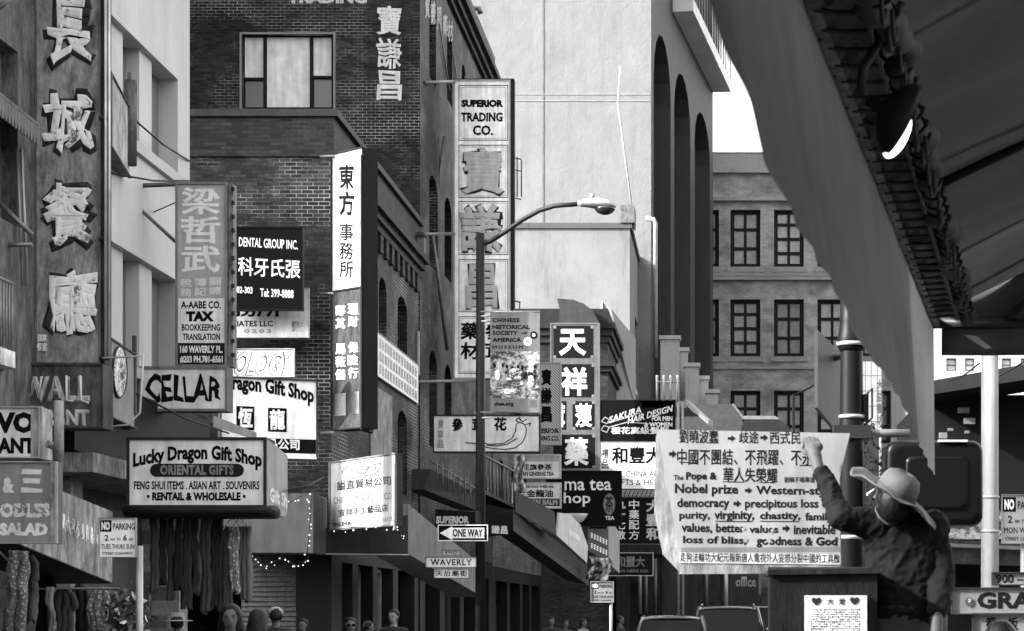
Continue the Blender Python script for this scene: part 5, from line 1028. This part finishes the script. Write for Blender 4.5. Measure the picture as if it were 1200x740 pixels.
# ================================================================== PEOPLE, CLOTHES, CARS
def cap(m, a, b, ra, rb, n=14):
    """rounded tapered limb piece"""
    a, b = Vector(a), Vector(b); d = (b-a).normalized(); X = d.cross(Vector((0, 0, 1)) if abs(d.z) < .9 else Vector((1, 0, 0))).normalized(); Y = d.cross(X); rg = []
    for k in range(5): t = math.pi/2*(1-k/4); rg.append((a-d*ra*math.sin(t), X*max(.001, ra*math.cos(t)), Y*max(.001, ra*math.cos(t))))
    for k in range(1, 5): t = math.pi/2*k/4; rg.append((b+d*rb*math.sin(t), X*max(.001, rb*math.cos(t)), Y*max(.001, rb*math.cos(t))))
    m.rings(rg, n)
def limb(m, pts, rs):
    for i in range(len(pts)-1): cap(m, pts[i], pts[i+1], rs[i], rs[i+1])
def head(m, c, s, yaw=0, tilt=0):
    """head with jaw, nose, brow, ears; s = head height"""
    Rm = Matrix.Rotation(yaw, 3, 'Z') @ Matrix.Rotation(tilt, 3, 'X'); c = Vector(c)
    def B(x, y, z, rx, ry, rz, n=14, k=10):
        t = MB().ball((0, 0, 0), rx*s, ry*s, rz*s, n, k); m.add([c+Rm @ (p+Vector((x, y, z))*s) for p in t.v], t.f, True)
    B(0, .05, .08, .34, .42, .42); B(0, -.10, -.18, .25, .28, .32); B(0, -.38, -.08, .055, .10, .10, 8, 6); B(0, -.30, -.30, .13, .08, .06, 8, 6); B(0, -.34, .06, .24, .06, .05, 8, 6)
    for q in (-1, 1): B(q*.35, .05, -.06, .04, .09, .13, 8, 6)
def remesh(m, vox, smooth=4): return modified(m, [('REMESH', {'mode': 'VOXEL', 'voxel_size': vox, 'use_smooth_shade': True}), ('SMOOTH', {'iterations': smooth, 'factor': .5})])
def wrinkle(m, amp, sc, seed=0):
    for p in m.v: p += Vector((noise.noise(p*sc+Vector((seed, 0, 0))), noise.noise(p*sc+Vector((0, seed, 7))), noise.noise(p*sc*.6+Vector((3, 0, seed)))*.6))*amp
    return m
def folds(m, amp):
    """soft creases pushed along the surface normal"""
    N_ = [Vector((0, 0, 0)) for _ in m.v]
    for f in m.f:
        a, b, c = m.v[f[0]], m.v[f[1]], m.v[f[2]]; nn_ = (b-a).cross(c-a)
        for i in f: N_[i] += nn_
    for i, p in enumerate(m.v):
        q = Vector((p.x*9+p.z*5, p.y*9, p.z*13-p.x*9)); w = 1-abs(noise.noise(q+Vector((noise.noise(p*6), 0, 0))*1.5))*2.2; w2 = 1-abs(noise.noise(q*2.1+Vector((5, 1, 2))))*2.2
        p += N_[i].normalized()*amp*(.7*max(0, w)**2+.45*max(0, w2)**2-.25)
    return m
SK = mat(.075, 'skin')
# ---- the man fixing the protest board, standing on a low platform
D0 = 9.9
def M_(px, py, D=D0): return W(px, py, D)
zf = M_(0, 712).z-1.00
r = thing('person', 'person in straw hat and dark shirt reaching up to the protest board', 'person', (W(1062, 0, D0).x, D0, zf))
sh_l, el_l, wr_l = M_(1022, 613, 9.85), M_(986, 606, 9.80), M_(959, 549, 9.93)
sh_r, el_r, wr_r = M_(1092, 617, 9.9), M_(1104, 672, 9.86), M_(1098, 722, 9.70)
pel, wst, chs, nck = M_(1064, 722), M_(1062, 690), M_(1058, 632), M_(1053, 604, 9.87)
hc = M_(1049, 580, 9.74); up = Vector((.42, -.24, .86)).normalized(); hd_c = hc-up*.035+Vector((-.005, .015, 0))
an_l, an_r = Vector((pel.x-.11, D0-.02, zf+.08)), Vector((pel.x+.12, D0+.05, zf+.08)); kn_l, kn_r = Vector((pel.x-.10, D0-.05, zf+.50)), Vector((pel.x+.11, D0-.02, zf+.50))
hp_l, hp_r = pel+Vector((-.09, 0, -.06)), pel+Vector((.09, 0, -.06))
m = MB()
def torso(m, g):
    for c, rx, ry in ((pel, .155, .105), ((pel+wst)/2, .15, .10), (wst, .148, .10), ((wst+chs)/2, .165, .11), (chs, .180, .115), (chs.lerp(nck, .45), .17, .10)):
        pass
    rg = [(pel+Vector((0, 0, -.10)), (.12+g, 0, 0), (0, .085+g, 0)), (pel, (.165+g, 0, 0), (0, .112+g, 0)), (wst, (.155+g, 0, .01), (0, .105+g, 0)), (wst.lerp(chs, .5), (.175+g, 0, .01), (0, .115+g, 0)), (chs, (.188+g, 0, .02), (0, .118+g, 0)), (chs.lerp(nck, .42), (.168+g, 0, .03), (0, .102+g, 0)), (chs.lerp(nck, .8), (.10+g, 0, .02), (0, .075+g, 0)), (nck, (.058+g, 0, 0), (0, .06+g, 0))]
    m.rings(rg, 20)
torso(m, -.012); limb(m, [nck+Vector((0, 0, -.03)), hd_c+Vector((0, .03, -.07))], [.058, .054]); head(m, hd_c, .225, R(180+35), R(-8))
limb(m, [chs.lerp(sh_l, .7), sh_l, el_l, wr_l], [.06, .055, .043, .029]); limb(m, [chs.lerp(sh_r, .7), sh_r, el_r, wr_r], [.06, .055, .042, .029])
limb(m, [hp_l, kn_l, an_l], [.088, .058, .042]); limb(m, [hp_r, kn_r, an_r], [.088, .058, .042])
# right hand hanging, relaxed; left hand gripping the board's top edge
limb(m, [wr_r, wr_r+Vector((-.005, -.02, -.07))], [.030, .034])
for k in range(4):
    b0 = wr_r+Vector((-.03+.018*k, -.03, -.085)); limb(m, [b0, b0+Vector((0, -.012, -.04)), b0+Vector((0, -.003, -.07))], [.010, .009, .008])
pm = M_(953, 527, 10.0); limb(m, [wr_l, wr_l.lerp(pm, .55), pm], [.030, .034, .036]); limb(m, [pm+Vector((-.018, 0, .0)), pm+Vector((.024, .0, .012))], [.028, .026])
for k, ln in enumerate((.9, 1.0, .95, .8)):       # four fingers folding over the top edge
    b0 = pm+Vector((-.034+.021*k, .01, .025+.004*(1.5-abs(k-1.5)))); limb(m, [b0, b0+Vector((-.006, .045*ln, .034*ln)), b0+Vector((-.008, .085*ln, .018)), b0+Vector((-.008, .095*ln, -.012))], [.0105, .0100, .0092, .008])
b0 = pm+Vector((-.036, 0, -.02)); limb(m, [b0, b0+Vector((-.018, .03, .018)), b0+Vector((-.012, .06, .036))], [.012, .0105, .009])   # thumb
m = remesh(m, .0068, 3); m.build('body', SK, r)
m = MB(); torso(m, .012); limb(m, [chs.lerp(sh_l, .5), sh_l, el_l, el_l.lerp(wr_l, .86)], [.094, .080, .060, .044]); limb(m, [chs.lerp(sh_r, .5), sh_r, el_r, el_r.lerp(wr_r, .88)], [.095, .084, .064, .048])
limb(m, [nck+Vector((-.03, 0, -.02)), nck+Vector((.03, 0, -.02))], [.064, .064])
m = remesh(m, .010, 4); m = wrinkle(m, .014, 7, 1); m = folds(m, .0135); m.build('shirt', mat(.006, 'cloth'), r)
m = MB(); m.rings([(pel+Vector((0, 0, .035)), (.168, 0, 0), (0, .116, 0)), (pel+Vector((0, 0, -.02)), (.178, 0, 0), (0, .125, 0)), (pel+Vector((0, 0, -.12)), (.172, 0, 0), (0, .118, 0))], 20); limb(m, [hp_l, kn_l, an_l+Vector((0, 0, .03))], [.105, .080, .062]); limb(m, [hp_r, kn_r, an_r+Vector((0, 0, .03))], [.105, .080, .062])
m = remesh(m, .012, 3); wrinkle(m, .007, 10, 3).build('trousers', mat(.06, 'cloth'), r)
m = MB(); m.rings([(pel+Vector((0, 0, .050)), (.176, 0, 0), (0, .124, 0)), (pel+Vector((0, 0, .018)), (.180, 0, 0), (0, .128, 0))], 24, smooth=True); m.build('belt', mat(.02), r)
for q in (an_l, an_r): m = MB(); m.rings([(q+Vector((0, -.05+.30*t-.05, -.075+.03*h)), (.045*w_, 0, 0), (0, 0, .05*h)) for t, w_, h in ((0, .4, .5), (.1, .9, 1), (.5, .95, .9), (.85, .9, .6), (1, .4, .4))], 12); m.build('shoe', mat(.02), r)
# straw hat: domed crown, sagging brim, band
tx = (Vector((1, 0, 0))-up*up.x).normalized(); ty = up.cross(tx)
m = MB(); rg = []
for rr_, hz in ((.098, .0), (.100, .03), (.097, .065), (.082, .10), (.05, .116), (.008, .118)): rg.append((hc+up*hz, tx*rr_, ty*rr_*1.15))
m.rings(rg, 28, cap=False)
def brim(u, v):
    a = 2*math.pi*u; q = .097+(.145)*v; droop = -.046*v**1.6*(math.cos(a-.3)*.9+.2)-.022*v*math.cos(2*a)+.009*v*math.sin(5*a+1)+.006*v*v*math.sin(9*a)
    return hc+tx*math.cos(a)*q+ty*math.sin(a)*q*1.06+up*(droop+.004)
m2 = MB().sheet(brim, 56, 8); m.add(m2.v, m2.f, True); m = modified(m, [('SOLIDIFY', {'thickness': .006})]); ht = m.build('hat', mat(.09, 'straw'), r)
m = MB(); m.rings([(hc+up*.004, tx*.101, ty*.1165), (hc+up*.035, tx*.1025, ty*.118)], 28, cap=False); m.build('hat_band', mat(.06, 'cloth'), ht)
m = MB(); m.tube([M_(1016, 580, 9.66), M_(1026, 573, 9.70), M_(1040, 569, 9.69)], .006, 6); m.build('spectacle_arm', mat(.5), r)
m = MB(); m = MB(); t = MB().ball((0, 0, 0), .088, .10, .10); m.add([hd_c+p*1.04+Vector((.014, -.024, -.004)) for p in t.v], t.f, True); m.build('hair', mat(.010, 'hair'), r)
o = thing('wooden_platform', 'low wooden crate platform the man stands on', 'platform', (pel.x, D0, .13)); MB().box(pel.x-.4, pel.x+.4, D0-.3, D0+.4, zf-.06, zf-.002).build('top_board', mat(.15, 'worn'), o)
for q in (-.36, .30):
    for e in (-.26, .30): MB().box(pel.x+q, pel.x+q+.06, D0+e, D0+e+.06, .13, zf-.061).build('leg', mat(.12, 'worn'), o)
# ---- people across the street
PROTO = {}
def walker(lab, px, top, D, hairkind, yaw, cloth, hairv=.015, skin=.10, hat=None):
    """a full standing figure whose head top is at the given pixel row"""
    h = ZP(top, D)-.13; x = (px-VX)/F*D; bz = .13 if (x < -5.3 or x > 2.4 or D < 33 and x > -.6) and not 33 < D < 43.3 else .008; h = ZP(top, D)-bz; r = thing('person', lab, 'person', (x, D, bz), yaw, 'people on the far pavement'); s = h/1.72; T = lambda a, b_, c: Vector((x, D, bz))+Matrix.Rotation(yaw, 3, 'Z') @ Vector((a*s, b_*s, c*s))
    sc_ = lambda q: q*s
    m = MB(); hc_ = T(0, -.01, 1.60); head(m, hc_, .235*s, yaw)
    limb(m, [T(0, .02, 1.38), T(0, 0, 1.52)], [sc_(.06), sc_(.052)])
    for q in (-1, 1):
        limb(m, [T(q*.10, .02, 1.37), T(q*.185, .02, 1.36), T(q*.23, .04, 1.08), T(q*.22, -.08, .84), T(q*.215, -.10, .76)], [sc_(.06), sc_(.055), sc_(.042), sc_(.03), sc_(.034)])
        limb(m, [T(q*.09, 0, .90), T(q*.10, -.02, .48), T(q*.10, .02, .08), T(q*.11, -.12, .045)], [sc_(.088), sc_(.058), sc_(.042), sc_(.038)])
    m.rings([(T(0, 0, z), Matrix.Rotation(yaw, 3, 'Z') @ Vector((a*s, 0, 0)), Matrix.Rotation(yaw, 3, 'Z') @ Vector((0, c*s, 0))) for z, a, c in ((.82, .12, .09), (.92, .16, .11), (1.08, .14, .10), (1.28, .175, .115), (1.38, .14, .09), (1.43, .07, .06))], 18)
    body = MB(); body.v = [p.copy() for p in m.v]; body.f = list(m.f); body.sm = list(m.sm); remesh(body, .017*s, 2).build('body', mat(skin, 'skin'), r)
    c_ = MB(); c_.rings([(T(0, 0, z), Matrix.Rotation(yaw, 3, 'Z') @ Vector((a*s, 0, 0)), Matrix.Rotation(yaw, 3, 'Z') @ Vector((0, c*s, 0))) for z, a, c in ((.84, .18, .13), (1.05, .165, .125), (1.28, .195, .135), (1.39, .155, .11), (1.44, .085, .08))], 18)
    for q in (-1, 1): limb(c_, [T(q*.12, .02, 1.36), T(q*.19, .02, 1.355), T(q*.235, .04, 1.08), T(q*.225, -.06, .88)], [sc_(.078), sc_(.075), sc_(.062), sc_(.05)])
    wrinkle(remesh(c_, .02*s, 3), .012, 8, px).build('jacket', mat(cloth, 'cloth'), r)
    c_ = MB()
    for q in (-1, 1): limb(c_, [T(q*.09, 0, .90), T(q*.10, -.02, .48), T(q*.10, .02, .10)], [sc_(.11), sc_(.08), sc_(.06)])
    remesh(c_, .02*s, 3).build('trousers', mat(.03, 'cloth'), r)
    Rz = Matrix.Rotation(yaw, 3, 'Z')
    for q in (-1, 1):      # dark eyes
        t = MB().ball((0, 0, 0), .011*s, .006*s, .005*s, 8, 6); MB().add([hc_+Rz @ (Vector((q*.035, -.094, .002))*s)+p for p in t.v], t.f, True).build('eye', mat(.02, 'ink'), r); t = MB().ball((0, 0, 0), .017*s, .006*s, .004*s, 8, 6); MB().add([hc_+Rz @ (Vector((q*.035, -.093, .020))*s)+p for p in t.v], t.f, True).build('eyebrow', mat(.02, 'hair'), r)
    t = MB().ball((0, 0, 0), .020*s, .006*s, .005*s, 8, 6); MB().add([hc_+Rz @ (Vector((0, -.098, -.064))*s)+p for p in t.v], t.f, True).build('mouth', mat(.06, 'skin'), r)
    t = MB()
    if hairkind == 'long':
        t.rings([(hc_+Rz @ Vector((0, (.03+dy)*s, z*s)), Rz @ Vector((a*s, 0, 0)), Rz @ Vector((0, c*s, 0))) for z, a, c, dy in ((-.36, .13, .05, .07), (-.20, .145, .07, .06), (-.06, .118, .088, .035), (.03, .106, .108, .006), (.09, .088, .097, .0), (.125, .045, .05, 0), (.132, .005, .005, 0))], 16)
    elif hairkind == 'short':
        t.rings([(hc_+Rz @ Vector((0, (.025+dy)*s, z*s)), Rz @ Vector((a*s, 0, 0)), Rz @ Vector((0, c*s, 0))) for z, a, c, dy in ((-.05, .075, .06, .05), (.03, .092, .092, .012), (.08, .082, .095, 0), (.12, .045, .05, 0), (.128, .005, .005, 0))], 16)
    wrinkle(t, .010, 25, px) if t.v else None; t.build('hair', mat(hairv, 'hair'), r) if t.v else None
    if hat == 'cap':
        k = MB(); k.rings([(hc_+Vector((0, .01*s, z*s)), (a*s, 0, 0), (0, a*1.1*s, 0)) for z, a in ((.02, .102), (.06, .108), (.10, .095), (.135, .055), (.145, .006))], 16); k.build('knit_cap', mat(.28, 'cloth'), r)
    if hat == 'brim':
        k = MB(); k.rings([(hc_+Vector((0, 0, z*s)), (a*s, 0, 0), (0, a*s, 0)) for z, a in ((.035, .20), (.045, .20), (.055, .105), (.11, .10), (.15, .085), (.155, .01))], 20); k.build('brimmed_hat', mat(.20, 'straw'), r)
    if hat == 'glasses':
        k = MB()
        for q in (-1, 1): b_ = MB().ball((0, 0, 0), .034*s, .012*s, .022*s, 8, 6); k.add([hc_+Rz @ (Vector((q*.038, -.102, .004))*s)+p for p in b_.v], b_.f, True)
        k.build('sunglasses', mat(.01, 'ink'), r)
    return r
walker('person with long dark hair and dark top before the roller shutter', 270, 708.5, 18, 'long', R(10), .03)
walker('person with dark shoulder hair turned away beside the long haired one', 304, 715, 20.5, 'long', R(160), .03, .02)
walker('person in pale knitted cap and dark jacket before the shutter', 323, 713, 26, 'short', R(200), .03, hat='cap')
walker('person with short dark hair, head just visible below the awning lamps', 355, 725.5, 30, 'short', R(-20), .03)
walker('person in sunglasses passing the dark doorway', 411, 724, 28, 'short', R(15), .03, hat='glasses')
walker('person with pale face and short hair by the framed shop window', 461, 714.5, 32, 'short', R(-15), .03, skin=.17)
walker('person in wide straw hat under the hanging trousers', 208, 721, 23, 'short', R(190), .05, hat='brim')
for i, (px, top, lab) in enumerate(((646, 724, 'farthest left dark haired head under the long black awning'), (663, 727, 'dark haired person beside the small distant parking sign pole, nearer the awning'), (684, 726, 'grey jacketed person just left of the small distant parking sign pole'), (727, 722, 'tall dark haired person right of the small distant parking sign'), (432, 728, 'short person with dark hair between the sunglasses wearer and the shop window'))):
    walker(lab, px, top, 50 if px > 500 else 34, 'short', R(30*i), .04 if i != 2 else .15)
walker('dark haired head passing below the corner street name signs', 1172, 729, 8.6, 'short', R(180), .03)
# ---- clothes for sale
def garment(name, lab, x0, x1, top, bot, D, v, kind='cloth', waves=3, seed=0, taper=.0, group='clothes hanging outside the shops', sc_=25):
    rr = random.Random(seed); ph = rr.random()*6; c = (x0+x1)/2
    shp = [(0, .32), (.06, .55), (.10, 1.0), (.34, 1.25), (.36, .80), (.62, .72), (1, .72+taper)]
    def prof(w):
        if not name.endswith(('dress', 'shirt', 'coat')): return 1+taper*(w-.5)
        for (a, p), (b, q) in zip(shp, shp[1:]):
            if w <= b: return p+(q-p)*(w-a)/(b-a)
        return 1
    def fn(u, w):
        k = prof(w); px = c+(x0-c)*k*(1-2*u)+rr_off(w); py = top+(bot-top)*w+3*math.sin(u*7+ph)*w
        return W(px, py, D+.05*math.sin(u*waves*6.28+ph+w*1.5)*(.4+w)+.03*math.sin(w*5+ph))
    def rr_off(w): return .8*math.sin(w*4+ph)
    m = MB().sheet(fn, 26, 28); m = wrinkle(m, .03, 6, seed); m = modified(m, [('SOLIDIFY', {'thickness': .025})])
    return single(m, name, mat(v, kind, sc=sc_) if kind == 'print' else mat(v*.6, kind), lab, 'garment', group)
o = thing('clothes_rail', 'thin rail and hangers holding trousers under the front gift shop sign', 'rail', W(235, 600, 26.9)); MB().tube([W(172, 600, 26.9), W(300, 598, 26.9)], .015, 6).build('bar', mat(.2, 'metal'), o)
for q in (272, 281): MB().tube([W(q, 599, 26.9), W(q, 606, 26.9), W(q-9, 618, 26.9), W(q+9, 618, 26.9), W(q, 606, 26.9)], .008, 5).build('hanger', mat(.3, 'metal'), o)
for q in (172, 300): MB().tube([W(q, 600, 26.9), W(q, 600, 26.9)+Vector((0, .0, .45))], .012, 6).build('hook', mat(.1, 'metal'), o)
GA = [(176, 185, 602, 694, .10, 'leftmost dark grey trousers on the rail'), (187.5, 195, 600, 684, .05, 'narrow near black trousers second from the left on the rail'), (197, 205, 602, 702, .13, 'grey trousers hanging between black pairs near the rail middle'), (206.5, 213, 600, 690, .04, 'short black leggings hanging at the rail middle'), (215, 223, 602, 712, .08, 'long charcoal trousers right of the black leggings'), (225, 233, 604, 696, .11, 'mid grey trousers left of the longest pair'), (235, 247, 602, 718, .09, 'longest loose trousers with a pale seam on the rail'), (249, 259, 606, 714, .06, 'wide charcoal trousers beside the longest pair'), (261, 272, 618, 712, .15, 'grey shirt on the left hanger'), (270, 279, 618, 695, .30, 'pale patterned blouse on the right hanger'), (281, 294, 618, 704, .17, 'light grey pleated trousers at the right end of the rail')]
for i, (x0, x1, t_, b_, v, lab) in enumerate(GA): garment('hanging_trousers' if 'trousers' in lab or 'leggings' in lab else 'hanging_shirt', lab, x0, x1, t_, b_, 26.9+.13*(i % 3), v, 'print' if 'patterned' in lab else 'cloth', 2.5, i, .15)
garment('hanging_scarf', 'pale spotted dress hanging at far left under the noodle board', 8, 32, 646, 742, 19.6, .17, 'print', 2, 21, .1, sc_=32)
garment('hanging_shirt', 'grey short top hanging behind the spotted dress', 22, 42, 652, 730, 20.2, .09, 'cloth', 2, 22)
garment('hanging_dress', 'dark lace dress hanging beneath the lettered fascia', 62, 86, 688, 762, 22.4, .10, 'cloth', 3, 23, .3)
garment('hanging_dress', 'black jacket hanging left of the white patterned dress', 86, 105, 686, 760, 22.6, .05, 'cloth', 2, 24, .2)
garment('hanging_dress', 'white and black patterned dress beneath the lettered fascia', 106, 128, 689, 765, 22.4, .24, 'print', 3, 25, .5, sc_=28)
garment('hanging_scarf', 'narrow pale patterned scarf beside the white dress', 130, 139, 694, 748, 22.2, .20, 'cloth', 2, 26, .2)
garment('hanging_scarf', 'pale narrow scarf hanging left of the black jacket', 56, 63, 688, 742, 22.0, .26, 'cloth', 2, 27, .1)
for x0, x1, lab in ((44, 62, 'heavy dark coat hanging in the shop mouth at left'),): garment('hanging_coat', lab, x0, x1, 660, 745, 23, .03, 'cloth', 2, 28, .2)
o = thing('clothes_rail', 'rail under the lettered fascia holding dresses', 'rail', W(80, 688, 22.3)); MB().tube([W(0, 648, 19.6), W(40, 690, 22.3), W(140, 690, 22.3)], .014, 6).build('bar', mat(.1, 'metal'), o)
# potted flowers by the parking sign
o = thing('flower_bush', 'small leafy flower display behind the no parking pole', 'plant', W(152, 760, 22)); rr = random.Random(8); m = MB(); m2 = MB()
for i in range(420):
    p = W(150+rr.gauss(0, 10), 722+rr.gauss(0, 13), 22+rr.gauss(0, .18)); a = Vector((rr.gauss(0, 1), rr.gauss(0, 1), rr.gauss(0, 1))).normalized()*.05; b_ = a.cross(Vector((rr.gauss(0, 1), rr.gauss(0, 1), .3))).normalized()*.025
    (m if i % 6 else m2).add([p-a, p+b_, p+a, p-b_], [(0, 1, 2, 3)])
m.build('foliage', mat(.07, 'leaf'), o); m2.build('blossom', mat(.4, 'leaf'), o); q = W(150, 760, 22); MB().rings([((q.x, q.y, .13), (.22, 0, 0), (0, .22, 0)), ((q.x, q.y, q.z+.1), (.3, 0, 0), (0, .3, 0))], 16).build('pot', mat(.12), o)
# small tree glimpsed by the pipe arm
o = thing('small_tree', 'small dark street tree glimpsed below the pipe arm', 'tree', (W(1012, 0, 60).x, 60, .13)); q = W(1012, 560, 60); MB().tube([(q.x, 60, .1), (q.x+.05, 60, 2.2), (q.x, 60, q.z)], [.09, .07, .04], 8).build('trunk', mat(.05, 'worn'), o); m = MB(); rr = random.Random(12)
for cl in range(12):
    cc = q+Vector((rr.gauss(0, .45), rr.gauss(0, .45), rr.gauss(.2, .7)))
    for i in range(90):
        p = cc+Vector((rr.gauss(0, .22), rr.gauss(0, .22), rr.gauss(0, .2))); a = Vector((rr.gauss(0, 1), rr.gauss(0, 1), rr.gauss(0, 1))).normalized()*.09; b_ = a.cross(Vector((rr.gauss(0, 1), .3, rr.gauss(0, 1)))).normalized()*.045; m.add([p-a, p+b_, p+a, p-b_], [(0, 1, 2, 3)])
m.build('crown', mat(.06, 'leaf'), o)
# ---- cars driving away
def car(lab, px, D, L, Wd, Ht, v, suv):
    x = (px-VX)/F*D; r = thing('parked_car', lab, 'car', (x, D+L/2, .004), 0, 'cars driving away up the street'); y = D; hw = Wd/2; sh = Ht*.60
    def ring(yy, z, w): return [(x-w, yy, z), (x+w, yy, z)]
    m = MB(); sec = [(0, .42, sh-.12, .93), (.06, .32, sh-.02, .97), (.5, .25, sh, 1), (L*.45, .22, sh+.02, 1), (L*.75, .24, sh-.04, .99), (L-.25, .3, sh-.14, .95), (L, .42, sh-.28, .86)]; rg = []
    for yy, zb, zt_, w in sec:
        w *= hw; rg.append([Vector((x+a*w, y+yy, zb+(zt_-zb)*c)) for a, c in ((-.90, 0), (.90, 0), (1, .25), (1.0, .6), (.94, .92), (.85, 1), (-.85, 1), (-.94, .92), (-1, .6), (-1, .25))])
    o_ = len(m.v); n = 10
    for q in rg: m.v += q
    for i in range(len(rg)-1):
        for k in range(n): m.f.append([o_+i*n+k, o_+i*n+(k+1) % n, o_+(i+1)*n+(k+1) % n, o_+(i+1)*n+k]); m.sm.append(True)
    m.f.append([o_+k for k in range(n)][::-1]); m.f.append([o_+(len(rg)-1)*n+k for k in range(n)]); m.sm += [False, False]
    m = modified(m, [('SUBSURF', {'levels': 2})]); m.build('body', mat(v, 'car'), r)
    y0 = y+(.12 if suv else .30); y1 = y+L*(.62 if suv else .60); yr = y0+(.22 if suv else .55); yf = y1-.75; tw = hw*.76; bw = hw*.93; zt = Ht
    B_ = [(x-bw, y0, sh-.03), (x+bw, y0, sh-.03), (x+bw, y1, sh), (x-bw, y1, sh)]; T_ = [(x-tw, yr, zt-.03), (x+tw, yr, zt-.03), (x+tw, yf, zt), (x-tw, yf, zt)]
    m = MB(); m.hexa([Vector(p) for p in B_]+[Vector(p)-Vector((0, 0, .03)) for p in T_]); m.build('window', mat(.004, 'paint', rough=.2), r)
    m = MB(); rg = [[(x-tw*1.02, yy, zz-.05), (x-tw*.97, yy, zz), (x-tw*.6, yy, zz+.028), (x, yy, zz+.036), (x+tw*.6, yy, zz+.028), (x+tw*.97, yy, zz), (x+tw*1.02, yy, zz-.05)] for yy, zz in ((yr-.03, zt-.06), (yr+.15, zt-.015), ((yr+yf)/2, zt), (yf-.15, zt-.02), (yf+.05, zt-.07))]
    m.add([p for q in rg for p in q], [(i*7+k, i*7+k+1, (i+1)*7+k+1, (i+1)*7+k) for i in range(4) for k in range(6)], True); m = modified(m, [('SUBSURF', {'levels': 1}), ('SOLIDIFY', {'thickness': .03})]); rf = m.build('roof', mat(v, 'car'), r)
    for a, b_ in ((0, 0), (1, 1), (2, 2), (3, 3)): MB().tube([Vector(B_[a])+Vector((0, 0, .02)), Vector(T_[b_])], [.05, .042], 6).build('roof_pillar', mat(v, 'car'), r)
    for q in (-1, 1):
        if suv: MB().tube([(x+q*tw*.9, yr+.1, zt+.02), (x+q*tw*.9, yr+.2, zt+.055), (x+q*tw*.9, yf-.2, zt+.055), (x+q*tw*.9, yf-.1, zt+.0)], .018, 6).build('roof_rail', mat(.25, 'metal', me=.8), r)
        MB().box(x+q*hw*.78-.08, x+q*hw*.78+.08, y-.01, y+.06, sh-.34, sh-.08).build('tail_light', mat(.12, 'glass'), r)
        MB().ball((x+q*(hw+.12), y1-.35, sh+.1), .10, .06, .075).build('mirror', mat(.3, 'metal', me=.8), r)
        for yy in (.85, L-.9):
            wh = MB().rings([((x+q*(hw-.10)+dx, y+yy, .33), (0, .33*k, 0), (0, 0, .33*k)) for dx, k in ((-.1, .9), (-.09, 1), (.09, 1), (.1, .9))], 24); w_ = wh.build('wheel', mat(.02), r)
            MB().rings([((x+q*(hw+.005), y+yy, .33), (0, .2, 0), (0, 0, .2)), ((x+q*(hw+.012), y+yy, .33), (0, .17, 0), (0, 0, .17))], 18).build('rim', mat(.4, 'metal', me=.8), w_)
    MB().box(x-.26, x+.26, y-.012, y+.02, sh-.42, sh-.30).build('number_plate', mat(.5), r)
car('dark saloon car nearer the left kerb', 786, 45, 4.5, 1.74, 1.50, .03, False)
car('dark tall car with roof rails ahead of the saloon', 853, 49, 4.7, 1.84, 1.735, .035, True)
# overhead wires
for a, c, lab in ((W(1150, 452, 30), W(1240, 395, 30), 'black cable slanting up beside the white pole'), (W(1112, 447, 36), W(1148, 426, 34), 'frayed cable rising from the black canopy'), (W(158, 141, 29), W(222, 189, 32.4), 'thin slack wire across the upper concrete wall'), (W(128, 203, 26), W(222, 212, 32), 'faint wire above the tax sign bracket'), (W(160, 462, 25), W(268, 508, 29.5), 'wire crossing the black brush lettered box sign'), (W(338, 574, 27), W(380, 559, 42), 'pale stay rod behind the front gift shop lightbox')):
    single(MB().tube([a, a.lerp(c, .5)-Vector((0, 0, .05)), c], .014, 5), 'cable', mat(.02), lab, 'cable')
for l in list(TS.collection.objects): bpy.data.objects.remove(l)
bpy.data.scenes.remove(TS)
